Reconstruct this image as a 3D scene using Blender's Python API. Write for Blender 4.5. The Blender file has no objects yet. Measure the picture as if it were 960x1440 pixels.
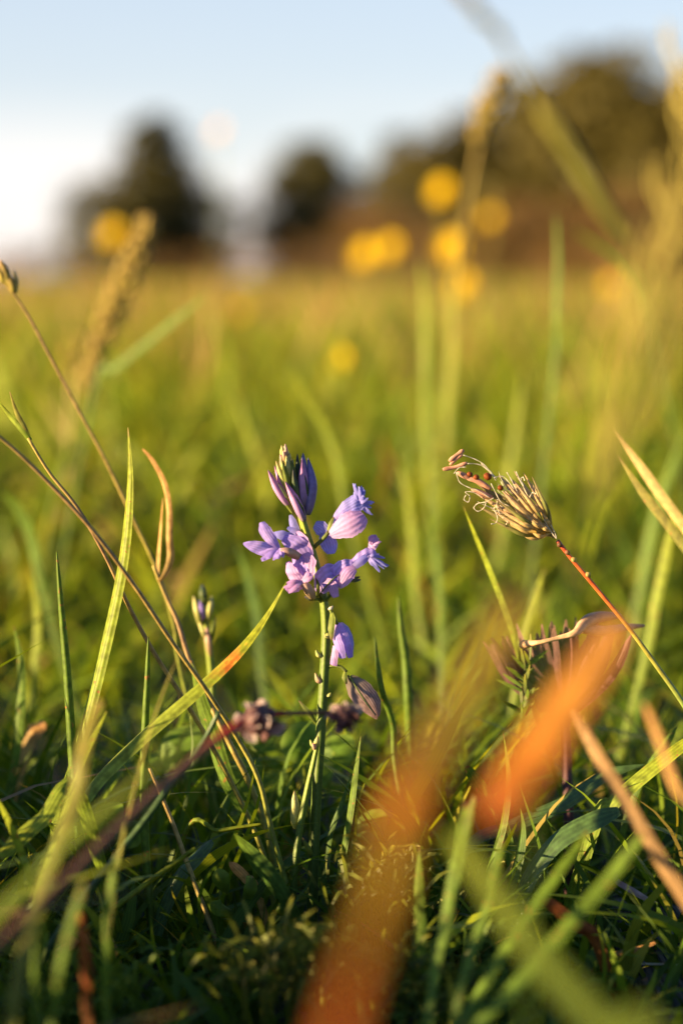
import bpy, math, random
import numpy as np
from mathutils import Vector, Matrix, Quaternion
random.seed(7); rng = np.random.default_rng(7)
S = bpy.context.scene
R = math.radians

# ------------------------------------------------------------------ camera
CAM_H = 0.098; PITCH = R(5.835); K = 22.3/50/1440; FOCUS = 0.323
cd = bpy.data.cameras.new('camera'); cam = bpy.data.objects.new('camera', cd); S.collection.objects.link(cam)
S.camera = cam
cam.location = (0, 0, CAM_H); cam.rotation_euler = (math.pi/2-PITCH, 0, 0)
cd.sensor_fit = 'VERTICAL'; cd.sensor_height = 22.3; cd.sensor_width = 22.3*2/3; cd.lens = 50
cd.clip_start = 0.01; cd.clip_end = 3000
cd.dof.use_dof = True; cd.dof.focus_distance = FOCUS; cd.dof.aperture_fstop = 8.2; cd.dof.aperture_blades = 0

# ------------------------------------------------------------------ light
SUN_EL, SUN_AZ = R(10.5), R(-107)           # azimuth clockwise from +Y (the view direction)
w = bpy.data.worlds.new('World'); S.world = w; w.use_nodes = True
nt = w.node_tree; N = nt.nodes; L = nt.links
sky = N.new('ShaderNodeTexSky'); sky.sky_type = 'NISHITA'; sky.sun_disc = False
sky.sun_elevation = SUN_EL; sky.sun_rotation = SUN_AZ; sky.air_density = 1.0; sky.dust_density = 0.3; sky.ozone_density = 4.5
# thin sunlit cloud low over the horizon, all the way round
tc = N.new('ShaderNodeTexCoord'); mp = N.new('ShaderNodeMapping'); mp.inputs['Scale'].default_value = (9, 9, 22)
mp.inputs['Location'].default_value = (5.3, 1.4, 0.6)
nz = N.new('ShaderNodeTexNoise'); nz.inputs['Scale'].default_value = 1.0; nz.inputs['Detail'].default_value = 5
L.new(tc.outputs['Generated'], mp.inputs[0]); L.new(mp.outputs[0], nz.inputs['Vector'])
cr = N.new('ShaderNodeValToRGB'); cr.color_ramp.elements[0].position = .33; cr.color_ramp.elements[1].position = .58
L.new(nz.outputs[0], cr.inputs[0])
sx = N.new('ShaderNodeSeparateXYZ'); L.new(tc.outputs['Generated'], sx.inputs[0])
mr = N.new('ShaderNodeMapRange'); mr.inputs[1].default_value = 0.0; mr.inputs[2].default_value = 0.09
mr.inputs[3].default_value = 1; mr.inputs[4].default_value = 0; mr.interpolation_type = 'SMOOTHSTEP'
L.new(sx.outputs[2], mr.inputs[0])
mu = N.new('ShaderNodeMath'); mu.operation = 'MULTIPLY'; L.new(cr.outputs[0], mu.inputs[0]); L.new(mr.outputs[0], mu.inputs[1])
mx = N.new('ShaderNodeMix'); mx.data_type = 'RGBA'
L.new(mu.outputs[0], mx.inputs[0]); L.new(sky.outputs[0], mx.inputs[6]); mx.inputs[7].default_value = (8.2, 6.9, 6.0, 1)
vl = N.new('ShaderNodeMix'); vl.data_type = 'RGBA'; vr = N.new('ShaderNodeMapRange'); vr.inputs[1].default_value = 0; vr.inputs[2].default_value = .42; vr.inputs[3].default_value = .64; vr.inputs[4].default_value = .0; L.new(sx.outputs[2], vr.inputs[0]); L.new(vr.outputs[0], vl.inputs[0]); vl.inputs[7].default_value = (4.9, 4.65, 4.65, 1); L.new(mx.outputs[2], vl.inputs[6])   # thin haze, densest at the horizon
bg = N['Background']; L.new(vl.outputs[2], bg.inputs[0]); bg.inputs[1].default_value = 0.056
sd = bpy.data.lights.new('sun', 'SUN'); sd.energy = 5.0; sd.angle = R(0.6); sd.color = (1, .71, .35)
so = bpy.data.objects.new('sun', sd); S.collection.objects.link(so)
sdir = Vector((math.sin(SUN_AZ)*math.cos(SUN_EL), math.cos(SUN_AZ)*math.cos(SUN_EL), math.sin(SUN_EL)))
so.rotation_euler = sdir.to_track_quat('Z', 'Y').to_euler(); so.location = (-5, 0, 3)
S.view_settings.view_transform = 'Standard'; S.view_settings.look = 'None'
S.view_settings.exposure = 2.02; S.view_settings.gamma = 1
S.cycles.max_bounces = 6; S.cycles.transparent_max_bounces = 8; S.cycles.transmission_bounces = 6
S.cycles.diffuse_bounces = 4; S.cycles.use_denoising = True

# ------------------------------------------------------------------ helpers
FW = Vector((0, math.cos(PITCH), -math.sin(PITCH))); UP = Vector((0, math.sin(PITCH), math.cos(PITCH))); RT = Vector((1, 0, 0))
CL = Vector((0, 0, CAM_H))
def P(px, py, d):                          # photo pixel + distance along the view axis -> world point
    return CL + FW*d + RT*((px-480)*K*d) + UP*((720-py)*K*d)
def F(px, py, t=0.0):                      # near the plane of focus; t = mm towards the camera
    return P(px, py, FOCUS - t*0.001)
def tag(o, label=None, cat=None, group=None, kind=None):
    if label: o['label'] = label
    if cat: o['category'] = cat
    if group: o['group'] = group
    if kind: o['kind'] = kind
    return o
def empty(name, loc, label, cat, group=None):
    o = bpy.data.objects.new(name, None); S.collection.objects.link(o); o.location = loc; o.empty_display_size = .01
    return tag(o, label, cat, group)
def put(o, parent):
    o.parent = parent
    p = parent; off = Vector((0, 0, 0))
    while p: off += Vector(p.location); p = p.parent
    return off
class MB:
    def __init__(s): s.v = []; s.f = []; s.uv = []
    def grid(s, rows, closed=False, uvs=None):
        b = len(s.v); n = len(rows); m = len(rows[0])
        for r in rows: s.v += [tuple(p) for p in r]
        mm = m if closed else m-1
        for i in range(n-1):
            for j in range(mm):
                k = (j+1) % m
                s.f.append((b+i*m+j, b+i*m+k, b+(i+1)*m+k, b+(i+1)*m+j))
                u0, u1 = j/mm, (j+1)/mm; v0, v1 = i/(n-1), (i+1)/(n-1)
                s.uv += [(u0, v0), (u1, v0), (u1, v1), (u0, v1)]
    def tube(s, pts, rad, sides=7, n=None, cap=True):
        pts, rad = resample(pts, rad, n or max(4, len(pts)*4))
        rows = []; prev = None
        for i, p in enumerate(pts):
            t = (pts[min(i+1, len(pts)-1)] - pts[max(i-1, 0)]).normalized()
            a = prev if prev is not None else (Vector((0, 0, 1)) if abs(t.z) < .9 else Vector((1, 0, 0)))
            x = (a - t*a.dot(t)).normalized(); prev = x; y = t.cross(x)
            r = max(rad[i], 1e-6)
            rows.append([p + x*(r*math.cos(2*math.pi*k/sides)) + y*(r*math.sin(2*math.pi*k/sides)) for k in range(sides)])
        if cap:
            rows = [[pts[0]]*sides] + rows + [[pts[-1]]*sides]
        s.grid(rows, closed=True)
    def ribbon(s, pts, wid, face=None, tw=(0, 0), fold=.25, nu=4, n=20, wave=0, ruf=0):
        """pts tip..root ; wid full widths (m) ; face = direction the surface looks to"""
        pts, wid = resample(pts, wid, n)
        rows = []
        for i, p in enumerate(pts):
            t = (pts[min(i+1, len(pts)-1)] - pts[max(i-1, 0)]).normalized()
            fc = face if face is not None else (CL - p).normalized()+Vector((-.55, 0, .1))
            x = t.cross(fc)
            x = x.normalized() if x.length > 1e-6 else Vector((1, 0, 0))
            nn = x.cross(t)
            an = tw[0] + (tw[1]-tw[0])*i/(n-1)
            if an: q = Quaternion(t, an); x = q @ x; nn = q @ nn
            h = wid[i]/2; row = []
            for k in range(nu+1):
                u = 2*k/nu - 1
                hk = h*(1+ruf*(.6*math.sin(i*.95+(2.1 if u > 0 else .3)+h*9e4)+.4*math.sin(i*1.9+(1. if u > 0 else 4.)))) if ruf else h
                row.append(p + x*(u*hk) + nn*(-fold*h*abs(u)**1.3*1.0 + (wave*h*math.sin(i*1.3+u*2.5) if wave else 0)))
            rows.append(row)
        s.grid(rows)
    def build(s, name, mat, parent=None, smooth=True, kind=None):
        me = bpy.data.meshes.new(name)
        o = bpy.data.objects.new(name, me); S.collection.objects.link(o)
        off = put(o, parent) if parent else Vector((0, 0, 0))
        c = off if parent else Vector(s.v[0]); 
        if not parent: o.location = c
        me.from_pydata([(x-c.x, y-c.y, z-c.z) for x, y, z in s.v], [], s.f)
        if len(s.uv) == sum(len(f) for f in s.f):
            ul = me.uv_layers.new(name='UVMap'); ul.data.foreach_set('uv', np.array(s.uv, dtype='f').ravel())
        if smooth: me.polygons.foreach_set('use_smooth', [True]*len(me.polygons))
        me.materials.append(mat); me.update()
        if kind: o['kind'] = kind
        return o
def cr4(a, b, c, d, t):
    return 0.5*((2*b) + (c-a)*t + (2*a-5*b+4*c-d)*t*t + (3*b-a-3*c+d)*t*t*t)
def resample(pts, wid, n):
    m = len(pts)
    if not hasattr(wid, '__len__'): wid = [wid]*m
    if len(wid) != m:
        wid = list(np.interp(np.linspace(0, 1, m), np.linspace(0, 1, len(wid)), wid)) if m > len(wid) else wid
    W = np.interp(np.linspace(0, 1, n), np.linspace(0, 1, len(wid)), wid)
    out = []
    for i in range(n):
        x = i/(n-1)*(m-1); k = min(int(x), m-2); t = x-k
        a, b, c, d = pts[max(k-1, 0)], pts[k], pts[k+1], pts[min(k+2, m-1)]
        out.append(cr4(a, b, c, d, t))
    return out, list(W)

# ------------------------------------------------------------------ materials
def _ramp(n, l, src, stops):
    r = n.new('ShaderNodeValToRGB'); e = r.color_ramp.elements
    while len(e) < len(stops): e.new(.5)
    for k, (p, c) in enumerate(stops): e[k].position = p; e[k].color = (*c, 1)
    l.new(src, r.inputs[0]); return r
def leafmat(name, stops, transl=.42, rough=.5, veins=4, mott=.35, mscale=900, tcol=(1.15, 1.05, .55), spec=.22, bump=.2, spots=None, vein_dark=.84):
    """stops run tip (0) to root (1) along the blade; stripes follow the veins across it"""
    m = bpy.data.materials.new(name); m.use_nodes = True; n = m.node_tree.nodes; l = m.node_tree.links
    n.remove(n['Principled BSDF']); out = n['Material Output']
    uv = n.new('ShaderNodeUVMap'); sp = n.new('ShaderNodeSeparateXYZ'); l.new(uv.outputs[0], sp.inputs[0])
    ge = n.new('ShaderNodeNewGeometry')
    no = n.new('ShaderNodeTexNoise'); no.inputs['Scale'].default_value = mscale; no.inputs['Detail'].default_value = 3
    l.new(ge.outputs['Position'], no.inputs['Vector'])
    ad = n.new('ShaderNodeMath'); ad.operation = 'MULTIPLY_ADD'; ad.inputs[1].default_value = .12; l.new(no.outputs[0], ad.inputs[0])
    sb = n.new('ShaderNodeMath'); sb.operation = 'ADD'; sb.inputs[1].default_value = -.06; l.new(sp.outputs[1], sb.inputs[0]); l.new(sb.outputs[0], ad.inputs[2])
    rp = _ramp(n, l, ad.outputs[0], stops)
    st = n.new('ShaderNodeMath'); st.operation = 'MULTIPLY'; st.inputs[1].default_value = veins*2*math.pi; l.new(sp.outputs[0], st.inputs[0])
    si = n.new('ShaderNodeMath'); si.operation = 'COSINE'; l.new(st.outputs[0], si.inputs[0])
    mv = n.new('ShaderNodeMapRange'); l.new(si.outputs[0], mv.inputs[0]); mv.inputs[1].default_value = -1; mv.inputs[3].default_value = vein_dark; mv.inputs[4].default_value = 1.1
    m2 = n.new('ShaderNodeMapRange'); l.new(no.outputs[0], m2.inputs[0]); m2.inputs[1].default_value = .3; m2.inputs[2].default_value = .7
    m2.inputs[3].default_value = 1-mott; m2.inputs[4].default_value = 1+mott
    mm = n.new('ShaderNodeMath'); mm.operation = 'MULTIPLY'; l.new(mv.outputs[0], mm.inputs[0]); l.new(m2.outputs[0], mm.inputs[1])
    c = n.new('ShaderNodeVectorMath'); c.operation = 'SCALE'; l.new(rp.outputs[0], c.inputs[0]); l.new(mm.outputs[0], c.inputs[3])
    col = c.outputs[0]
    if spots:
        pc, sz, th = spots
        n2 = n.new('ShaderNodeTexNoise'); n2.inputs['Scale'].default_value = sz; n2.inputs['Detail'].default_value = 2; l.new(ge.outputs['Position'], n2.inputs['Vector'])
        r2 = _ramp(n, l, n2.outputs[0], [(th, (0, 0, 0)), (th+.04, (1, 1, 1))])
        mi = n.new('ShaderNodeMix'); mi.data_type = 'RGBA'; l.new(r2.outputs[0], mi.inputs[0]); l.new(col, mi.inputs[6]); mi.inputs[7].default_value = (*pc, 1); col = mi.outputs[2]
    p = n.new('ShaderNodeBsdfPrincipled'); l.new(col, p.inputs['Base Color']); p.inputs['Roughness'].default_value = rough
    p.inputs['Specular IOR Level'].default_value = spec
    if bump:
        bu = n.new('ShaderNodeBump'); bu.inputs['Strength'].default_value = bump; bu.inputs['Distance'].default_value = .0001
        l.new(si.outputs[0], bu.inputs['Height']); l.new(bu.outputs[0], p.inputs['Normal'])
    if transl:
        t = n.new('ShaderNodeBsdfTranslucent'); tm = n.new('ShaderNodeVectorMath'); tm.operation = 'MULTIPLY'; tm.inputs[1].default_value = tcol
        l.new(col, tm.inputs[0]); l.new(tm.outputs[0], t.inputs[0])
        ms = n.new('ShaderNodeMixShader'); ms.inputs[0].default_value = transl
        l.new(p.outputs[0], ms.inputs[1]); l.new(t.outputs[0], ms.inputs[2]); l.new(ms.outputs[0], out.inputs[0])
    else: l.new(p.outputs[0], out.inputs[0])
    return m
GY = (.25, .29, .016); GR = (.11, .18, .014); DG = (.045, .085, .012); BL = (.06, .115, .03); TAN = (.42, .27, .11); OR = (.62, .20, .03); BR = (.17, .07, .03); RD = (.30, .03, .02); STR = (.40, .32, .11)
M = {}
M['yellow_green'] = leafmat('leaf_yellow_green', [(0, TAN), (.04, GY), (.5, (.24, .31, .035)), (1, GR)], spots=((.30, .15, .04), 1100, .66))
M['green'] = leafmat('leaf_green', [(0, BR), (.05, GR), (.6, (.13, .22, .03)), (1, DG)], spots=((.30, .15, .04), 1100, .66))
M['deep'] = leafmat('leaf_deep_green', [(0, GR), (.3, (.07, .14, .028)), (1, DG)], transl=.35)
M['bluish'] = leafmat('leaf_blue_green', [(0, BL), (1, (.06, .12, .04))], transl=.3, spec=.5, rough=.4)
M['olive'] = leafmat('leaf_olive', [(0, TAN), (.1, (.24, .21, .04)), (1, (.15, .18, .035))], spots=((.30, .15, .04), 1100, .66))
M['straw'] = leafmat('leaf_straw', [(0, TAN), (.5, STR), (1, (.28, .20, .08))], transl=.25)
M['brown_stalk'] = leafmat('stalk_brown', [(0, (.30, .24, .06)), (.25, (.20, .12, .06)), (.6, (.26, .2, .05)), (1, GR)], transl=0, veins=3)
M['orange'] = leafmat('leaf_dead_orange', [(0, (.36, .18, .05)), (.35, (.66, .29, .05)), (.7, (.55, .19, .025)), (1, (.36, .08, .015))], transl=.45, tcol=(1.2, .9, .6), mott=.45, mscale=300, veins=3, vein_dark=.65)
M['orange_band'] = leafmat('leaf_withering', [(0, (.14, .09, .03)), (.08, (.22, .15, .02)), (.24, (.28, .19, .015)), (.34, (.34, .17, .015)), (.44, (.40, .13, .012)), (.54, (.27, .17, .012)), (.66, (.28, .15, .012)), (.78, (.32, .09, .01)), (1, (.24, .05, .01))], transl=.45, tcol=(1.2, 1, .6), mott=.5, mscale=260, veins=3, vein_dark=.6)
M['orange_tip'] = leafmat('leaf_orange_tip', [(0, GY), (.0, GY), (.20, (.27, .3, .02)), (.222, (.40, .22, .03)), (.24, (.55, .15, .02)), (.262, (.38, .24, .03)), (.30, (.22, .27, .02)), (.6, (.22, .28, .05)), (1, GR)])
M['tan_curl'] = leafmat('leaf_curled_tan', [(0, (.5, .26, .10)), (.4, (.62, .34, .12)), (.7, (.42, .28, .09)), (1, (.25, .16, .06))], transl=.4, tcol=(1.1, .95, .7))
M['red_tip'] = leafmat('leaf_red', [(0, (.34, .10, .025)), (.5, (.26, .07, .02)), (1, (.14, .07, .015))], transl=.4, tcol=(1.1, .9, .7))
M['red_stalk'] = leafmat('stalk_red', [(0, (.32, .07, .04)), (.12, (.55, .08, .03)), (.33, (.50, .12, .03)), (.42, (.36, .30, .05)), (.6, (.16, .22, .05)), (.75, (.25, .27, .05)), (1, GR)], transl=0, veins=2, rough=.4)
M['maroon_stalk'] = leafmat('stalk_maroon', [(0, (.16, .02, .02)), (.15, (.38, .025, .02)), (.3, (.15, .06, .035)), (1, (.13, .07, .03))], transl=0, veins=2)
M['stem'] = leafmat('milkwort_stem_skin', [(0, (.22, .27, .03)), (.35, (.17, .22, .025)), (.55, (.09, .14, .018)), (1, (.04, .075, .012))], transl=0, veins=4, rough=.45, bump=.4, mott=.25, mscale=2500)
M['sepal'] = leafmat('sepal_green', [(0, (.16, .10, .06)), (.25, (.14, .18, .04)), (1, (.22, .27, .05))], veins=3)
M['dark_sepal'] = leafmat('sepal_dark', [(0, (.07, .05, .08)), (.4, (.06, .09, .04)), (1, (.16, .2, .04))], transl=.2, veins=3)
TP = (1.05, .85, .9)
M['pink'] = leafmat('petal_pink', [(0, (.44, .26, .62)), (.5, (.64, .40, .74)), (1, (.58, .42, .74))], transl=.45, veins=5, tcol=TP, mott=.12, mscale=1500, vein_dark=.92, bump=.2, rough=.55)
M['violet'] = leafmat('petal_violet', [(0, (.35, .26, .80)), (.5, (.47, .35, .85)), (1, (.40, .28, .74))], transl=.45, veins=5, tcol=TP, mott=.15, mscale=1500, vein_dark=.88, bump=.2, rough=.55)
M['blue'] = leafmat('petal_blue', [(0, (.27, .27, .76)), (.5, (.31, .29, .76)), (1, (.38, .31, .68))], transl=.4, veins=6, tcol=TP, mott=.15, mscale=1500, vein_dark=.88, bump=.2, rough=.55)
M['bud'] = leafmat('bud_pink', [(0, (.14, .07, .18)), (.15, (.40, .18, .40)), (.4, (.60, .28, .54)), (.7, (.34, .20, .44)), (1, (.14, .16, .05))], transl=.2, veins=3, tcol=TP, mott=.15, mscale=1500, bump=.5)
M['bud_blue'] = leafmat('bud_blue', [(0, (.14, .12, .30)), (.4, (.20, .16, .42)), (.8, (.2, .16, .3)), (1, (.12, .16, .05))], transl=.2, veins=4, tcol=TP, mott=.15, mscale=1500, bump=.5)
M['cream'] = leafmat('tube_cream', [(0, (.55, .32, .40)), (.4, (.50, .34, .26)), (1, (.34, .30, .12))], transl=.3, veins=4, tcol=(1.1, 1, .8), mott=.15)
M['young'] = leafmat('bud_young', [(0, (.30, .22, .12)), (.3, (.52, .50, .20)), (1, (.30, .34, .07))], transl=.25, veins=3, mott=.2, mscale=2500)
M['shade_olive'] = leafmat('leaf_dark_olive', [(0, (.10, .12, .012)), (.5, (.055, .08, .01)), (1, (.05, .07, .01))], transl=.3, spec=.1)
M['old_straw'] = leafmat('straw_old', [(0, (.26, .15, .06)), (1, (.20, .12, .05))], transl=.15)
M['papery'] = leafmat('capsule_papery', [(0, (.28, .17, .16)), (.5, (.40, .28, .28)), (.85, (.24, .20, .18)), (1, (.12, .14, .06))], transl=.5, veins=7, tcol=(1, .8, .75), mott=.3, mscale=1300, vein_dark=.55)
M['glume'] = leafmat('glume_golden', [(0, (.50, .33, .24)), (.3, (.58, .42, .20)), (.7, (.62, .46, .16)), (1, (.5, .36, .14))], transl=.42, veins=3, tcol=(1.1, 1, .6), mott=.25, mscale=2000)
M['glume_green'] = leafmat('glume_green', [(0, (.22, .14, .08)), (.4, (.20, .22, .06)), (1, (.36, .30, .10))], transl=.35, veins=3, mott=.2)
M['anther'] = leafmat('anther_pink', [(0, (.50, .26, .18)), (1, (.42, .2, .14))], transl=0, veins=2, rough=.6)
M['filament'] = leafmat('filament_white', [(0, (.72, .68, .58)), (1, (.66, .6, .5))], transl=.3, veins=1, tcol=(1, .95, .85), mott=.1)
M['seedhead_tan'] = leafmat('seedhead_tan', [(0, (.42, .26, .12)), (.5, (.38, .29, .07)), (1, (.30, .29, .05))], transl=.3, veins=3, tcol=(1.1, 1, .6))
M['seedhead_green'] = leafmat('seedhead_green', [(0, (.40, .28, .10)), (.5, (.33, .28, .05)), (1, (.26, .26, .04))], transl=.3, veins=3)
M['awn'] = leafmat('awn_golden', [(0, (.46, .36, .10)), (1, (.38, .35, .07))], transl=.3, veins=1)
M['dead_purple'] = leafmat('dead_flower_purple', [(0, (.20, .10, .09)), (.5, (.11, .055, .065)), (1, (.08, .04, .035))], transl=.3, veins=4, mott=.4, tcol=(1.1, .8, .7))
M['dead_grey'] = leafmat('dead_flower_grey', [(0, (.40, .34, .33)), (.6, (.22, .14, .14)), (1, (.14, .06, .04))], transl=.3, veins=4, mott=.5, tcol=(1, .8, .8))
M['twig'] = leafmat('twig_tan', [(0, (.42, .24, .14)), (.5, (.60, .38, .22)), (1, (.30, .16, .10))], transl=0, veins=3, mott=.3)
M['round'] = leafmat('clover_green', [(0, (.10, .19, .02)), (.6, (.13, .24, .025)), (1, (.2, .3, .05))], transl=.5, veins=6, mott=.2, mscale=500)
M['herb'] = leafmat('herb_green', [(0, (.16, .22, .02)), (.5, (.11, .18, .018)), (1, (.07, .12, .015))], transl=.35, veins=1, mott=.25, mscale=700)
M['moss'] = leafmat('moss_green', [(0, (.24, .22, .02)), (.5, (.12, .15, .015)), (1, (.04, .05, .012))], transl=.35, veins=1, mott=.3, mscale=600)
M['butter'] = leafmat('petal_yellow', [(0, (.85, .60, .003)), (1, (.80, .55, .003))], transl=.5, veins=6, tcol=(1, .9, .6), mott=.06, vein_dark=.95, rough=.6, spec=.15)
M['butter_mid'] = leafmat('stamens_yellow', [(0, (.72, .45, .01)), (1, (.55, .38, .01))], transl=0, veins=8)
M['pale'] = leafmat('petal_pale', [(0, (.75, .52, .42)), (1, (.7, .55, .45))], transl=.5, veins=3, tcol=(1.1, .95, .85))
M['bark'] = leafmat('tree_bark', [(0, (.13, .09, .06)), (1, (.09, .065, .045))], transl=0, veins=9, mscale=8, bump=.6)
def crownmat(name, a, b, tr=.25):
    return leafmat(name, [(0, a), (1, b)], transl=tr, veins=1, mott=.45, mscale=1.3, bump=0, vein_dark=.9)
M['crown_dark'] = crownmat('foliage_conifer', (.09, .08, .02), (.06, .058, .015))
M['crown_green'] = crownmat('foliage_green', (.115, .095, .020), (.078, .066, .016))
M['crown_brown'] = crownmat('foliage_russet', (.20, .115, .035), (.14, .085, .028))

# wood and soil
def soilmat():
    m = bpy.data.materials.new('meadow_soil'); m.use_nodes = True; n = m.node_tree.nodes; l = m.node_tree.links; p = n['Principled BSDF']
    g = n.new('ShaderNodeNewGeometry'); a = n.new('ShaderNodeTexNoise'); a.inputs['Scale'].default_value = 160; a.inputs['Detail'].default_value = 6
    l.new(g.outputs['Position'], a.inputs['Vector'])
    r = _ramp(n, l, a.outputs[0], [(.35, (.014, .010, .006)), (.5, (.022, .022, .008)), (.62, (.04, .05, .012)), (.75, (.07, .045, .02))])
    l.new(r.outputs[0], p.inputs['Base Color']); p.inputs['Roughness'].default_value = .95
    b = n.new('ShaderNodeBump'); b.inputs['Distance'].default_value = .002; l.new(a.outputs[0], b.inputs['Height']); l.new(b.outputs[0], p.inputs['Normal'])
    return m
def woodmat():
    m = bpy.data.materials.new('weathered_wood'); m.use_nodes = True; n = m.node_tree.nodes; l = m.node_tree.links; p = n['Principled BSDF']
    t = n.new('ShaderNodeTexCoord'); mp_ = n.new('ShaderNodeMapping'); mp_.inputs['Scale'].default_value = (1500, 90, 1500); l.new(t.outputs['Object'], mp_.inputs[0])
    a = n.new('ShaderNodeTexNoise'); a.inputs['Scale'].default_value = 1; a.inputs['Detail'].default_value = 5; l.new(mp_.outputs[0], a.inputs['Vector'])
    r = _ramp(n, l, a.outputs[0], [(.42, (.012, .010, .009)), (.55, (.09, .08, .07)), (.75, (.20, .18, .16))])
    l.new(r.outputs[0], p.inputs['Base Color']); p.inputs['Roughness'].default_value = .85
    b = n.new('ShaderNodeBump'); b.inputs['Distance'].default_value = .0006; b.inputs['Strength'].default_value = 1; l.new(a.outputs[0], b.inputs['Height']); l.new(b.outputs[0], p.inputs['Normal'])
    return m
M['soil'] = soilmat(); M['wood'] = woodmat()

# ------------------------------------------------------------------ ground
def gz(x, y):
    return .0016*math.sin(x*38+1)*math.cos(y*31) + .0012*math.sin(x*90+y*70)
rr = [0]+[.04*1.13**k for k in range(1, 96)]; rr = [r for r in rr if r < 2500]+[2500]
g = MB(); g.grid([[Vector((r*math.sin(a), r*math.cos(a), gz(r*math.sin(a), r*math.cos(a)) if r < 1.5 else 0)) for a in np.linspace(0, 2*math.pi, 97)[:-1]] for r in rr], closed=True)
tag(g.build('meadow_ground', M['soil']), kind='structure')

# ------------------------------------------------------------------ grass as a mass (nobody could count it)
def tintmat(name, transl=.45, rough=.5):
    m = bpy.data.materials.new(name); m.use_nodes = True; n = m.node_tree.nodes; l = m.node_tree.links
    p = n['Principled BSDF']; out = n['Material Output']
    p.inputs['Specular IOR Level'].default_value = .2
    at = n.new('ShaderNodeAttribute'); at.attribute_name = 'tint'
    uv = n.new('ShaderNodeUVMap'); sp = n.new('ShaderNodeSeparateXYZ'); l.new(uv.outputs[0], sp.inputs[0])
    st = n.new('ShaderNodeMath'); st.operation = 'MULTIPLY'; st.inputs[1].default_value = 4*2*math.pi; l.new(sp.outputs[0], st.inputs[0])
    si = n.new('ShaderNodeMath'); si.operation = 'COSINE'; l.new(st.outputs[0], si.inputs[0])
    mv = n.new('ShaderNodeMapRange'); l.new(si.outputs[0], mv.inputs[0]); mv.inputs[1].default_value = -1; mv.inputs[3].default_value = .8; mv.inputs[4].default_value = 1.1
    c = n.new('ShaderNodeVectorMath'); c.operation = 'SCALE'; l.new(at.outputs['Color'], c.inputs[0]); l.new(mv.outputs[0], c.inputs[3])
    l.new(c.outputs[0], p.inputs['Base Color']); p.inputs['Roughness'].default_value = rough; t = n.new('ShaderNodeBsdfTranslucent'); tm = n.new('ShaderNodeVectorMath'); tm.operation = 'MULTIPLY'; tm.inputs[1].default_value = (1.2, 1.05, .5)
    l.new(c.outputs[0], tm.inputs[0]); l.new(tm.outputs[0], t.inputs[0])
    ms = n.new('ShaderNodeMixShader'); ms.inputs[0].default_value = transl
    l.new(p.outputs[0], ms.inputs[1]); l.new(t.outputs[0], ms.inputs[2]); l.new(ms.outputs[0], out.inputs[0])
    return m
M['tint'] = tintmat('grass_mass')
PAL = np.array([[.15, .23, .012], [.25, .30, .016], [.07, .13, .012], [.31, .30, .03], [.38, .29, .07], [.33, .20, .08]])
def grass_mass(name, x, y, h, wd, lean, seg, probs, label, head=0.0):
    """one object with all blades: arrays of root x, y, height, width; each blade bends over towards a heading"""
    n = len(x)
    az = rng.uniform(0, 2*np.pi, n); fa = rng.uniform(0, np.pi, n)
    t = np.linspace(0, 1, seg+1)[None, :]
    bend = (lean*rng.uniform(.15, 1.3, n))[:, None]
    hh = h[:, None]
    out = hh*bend*t**1.9; z = hh*(t - .32*np.minimum(bend, 1.2)*t**3)
    sway = hh*.05*np.sin(t*5+az[:, None]*3)
    px = x[:, None]+out*np.cos(az)[:, None]+sway; py = y[:, None]+out*np.sin(az)[:, None]
    W = wd[:, None]*np.where(t < .6, .8+.3*t, 1.0-((t-.6)/.4)**1.5*.96)*.5
    dx, dy = np.cos(fa)[:, None], np.sin(fa)[:, None]
    V = np.empty((n, seg+1, 2, 3))
    V[:, :, 0, 0] = px-W*dx; V[:, :, 0, 1] = py-W*dy; V[:, :, 0, 2] = z-.002
    V[:, :, 1, 0] = px+W*dx; V[:, :, 1, 1] = py+W*dy; V[:, :, 1, 2] = z-.002
    b = (np.arange(n)*(seg+1)*2)[:, None]; k = (np.arange(seg)*2)[None, :]
    Fc = np.stack([b+k, b+k+1, b+k+3, b+k+2], -1).reshape(-1, 4)
    pi = rng.choice(len(PAL), n, p=probs); col = PAL[pi]*rng.uniform(.7, 1.3, (n, 1))
    colv = np.repeat(col[:, None, :], (seg+1)*2, 1).reshape(n, seg+1, 2, 3).copy()
    if head > 0:      # flowering stalks: the top carries a broad russet head
        colv[:, int((seg+1)*.6):, :, :] = (PAL[5]*rng.uniform(.7, 1.5, (n, 1)))[:, None, None, :]
    me = bpy.data.meshes.new(name); me.vertices.add(n*(seg+1)*2); me.vertices.foreach_set('co', V.ravel())
    nf = len(Fc); me.loops.add(nf*4); me.loops.foreach_set('vertex_index', Fc.ravel().astype('i'))
    me.polygons.add(nf); me.polygons.foreach_set('loop_start', (np.arange(nf)*4).astype('i')); me.polygons.foreach_set('loop_total', np.full(nf, 4, 'i'))
    me.update(calc_edges=True)
    me.polygons.foreach_set('use_smooth', np.ones(nf, bool))
    uv = me.uv_layers.new(name='UVMap'); U = np.tile(np.array([[0, 0], [1, 0], [1, 1], [0, 1]], 'f'), (nf, 1)); uv.data.foreach_set('uv', U.ravel())
    ca = me.color_attributes.new('tint', 'FLOAT_COLOR', 'POINT')
    ca.data.foreach_set('color', np.concatenate([colv, np.ones((n, seg+1, 2, 1))], -1).astype('f').ravel())
    me.materials.append(M['tint'])
    o = bpy.data.objects.new(name, me); S.collection.objects.link(o)
    return tag(o, label, 'grass', kind='stuff')
def wedge(n, y0, y1, margin, slope=.19, power=1.0):
    y = y0 + (y1-y0)*rng.uniform(0, 1, n)**power
    x = rng.uniform(-1, 1, n)*(margin + slope*y)
    return x, y
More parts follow.
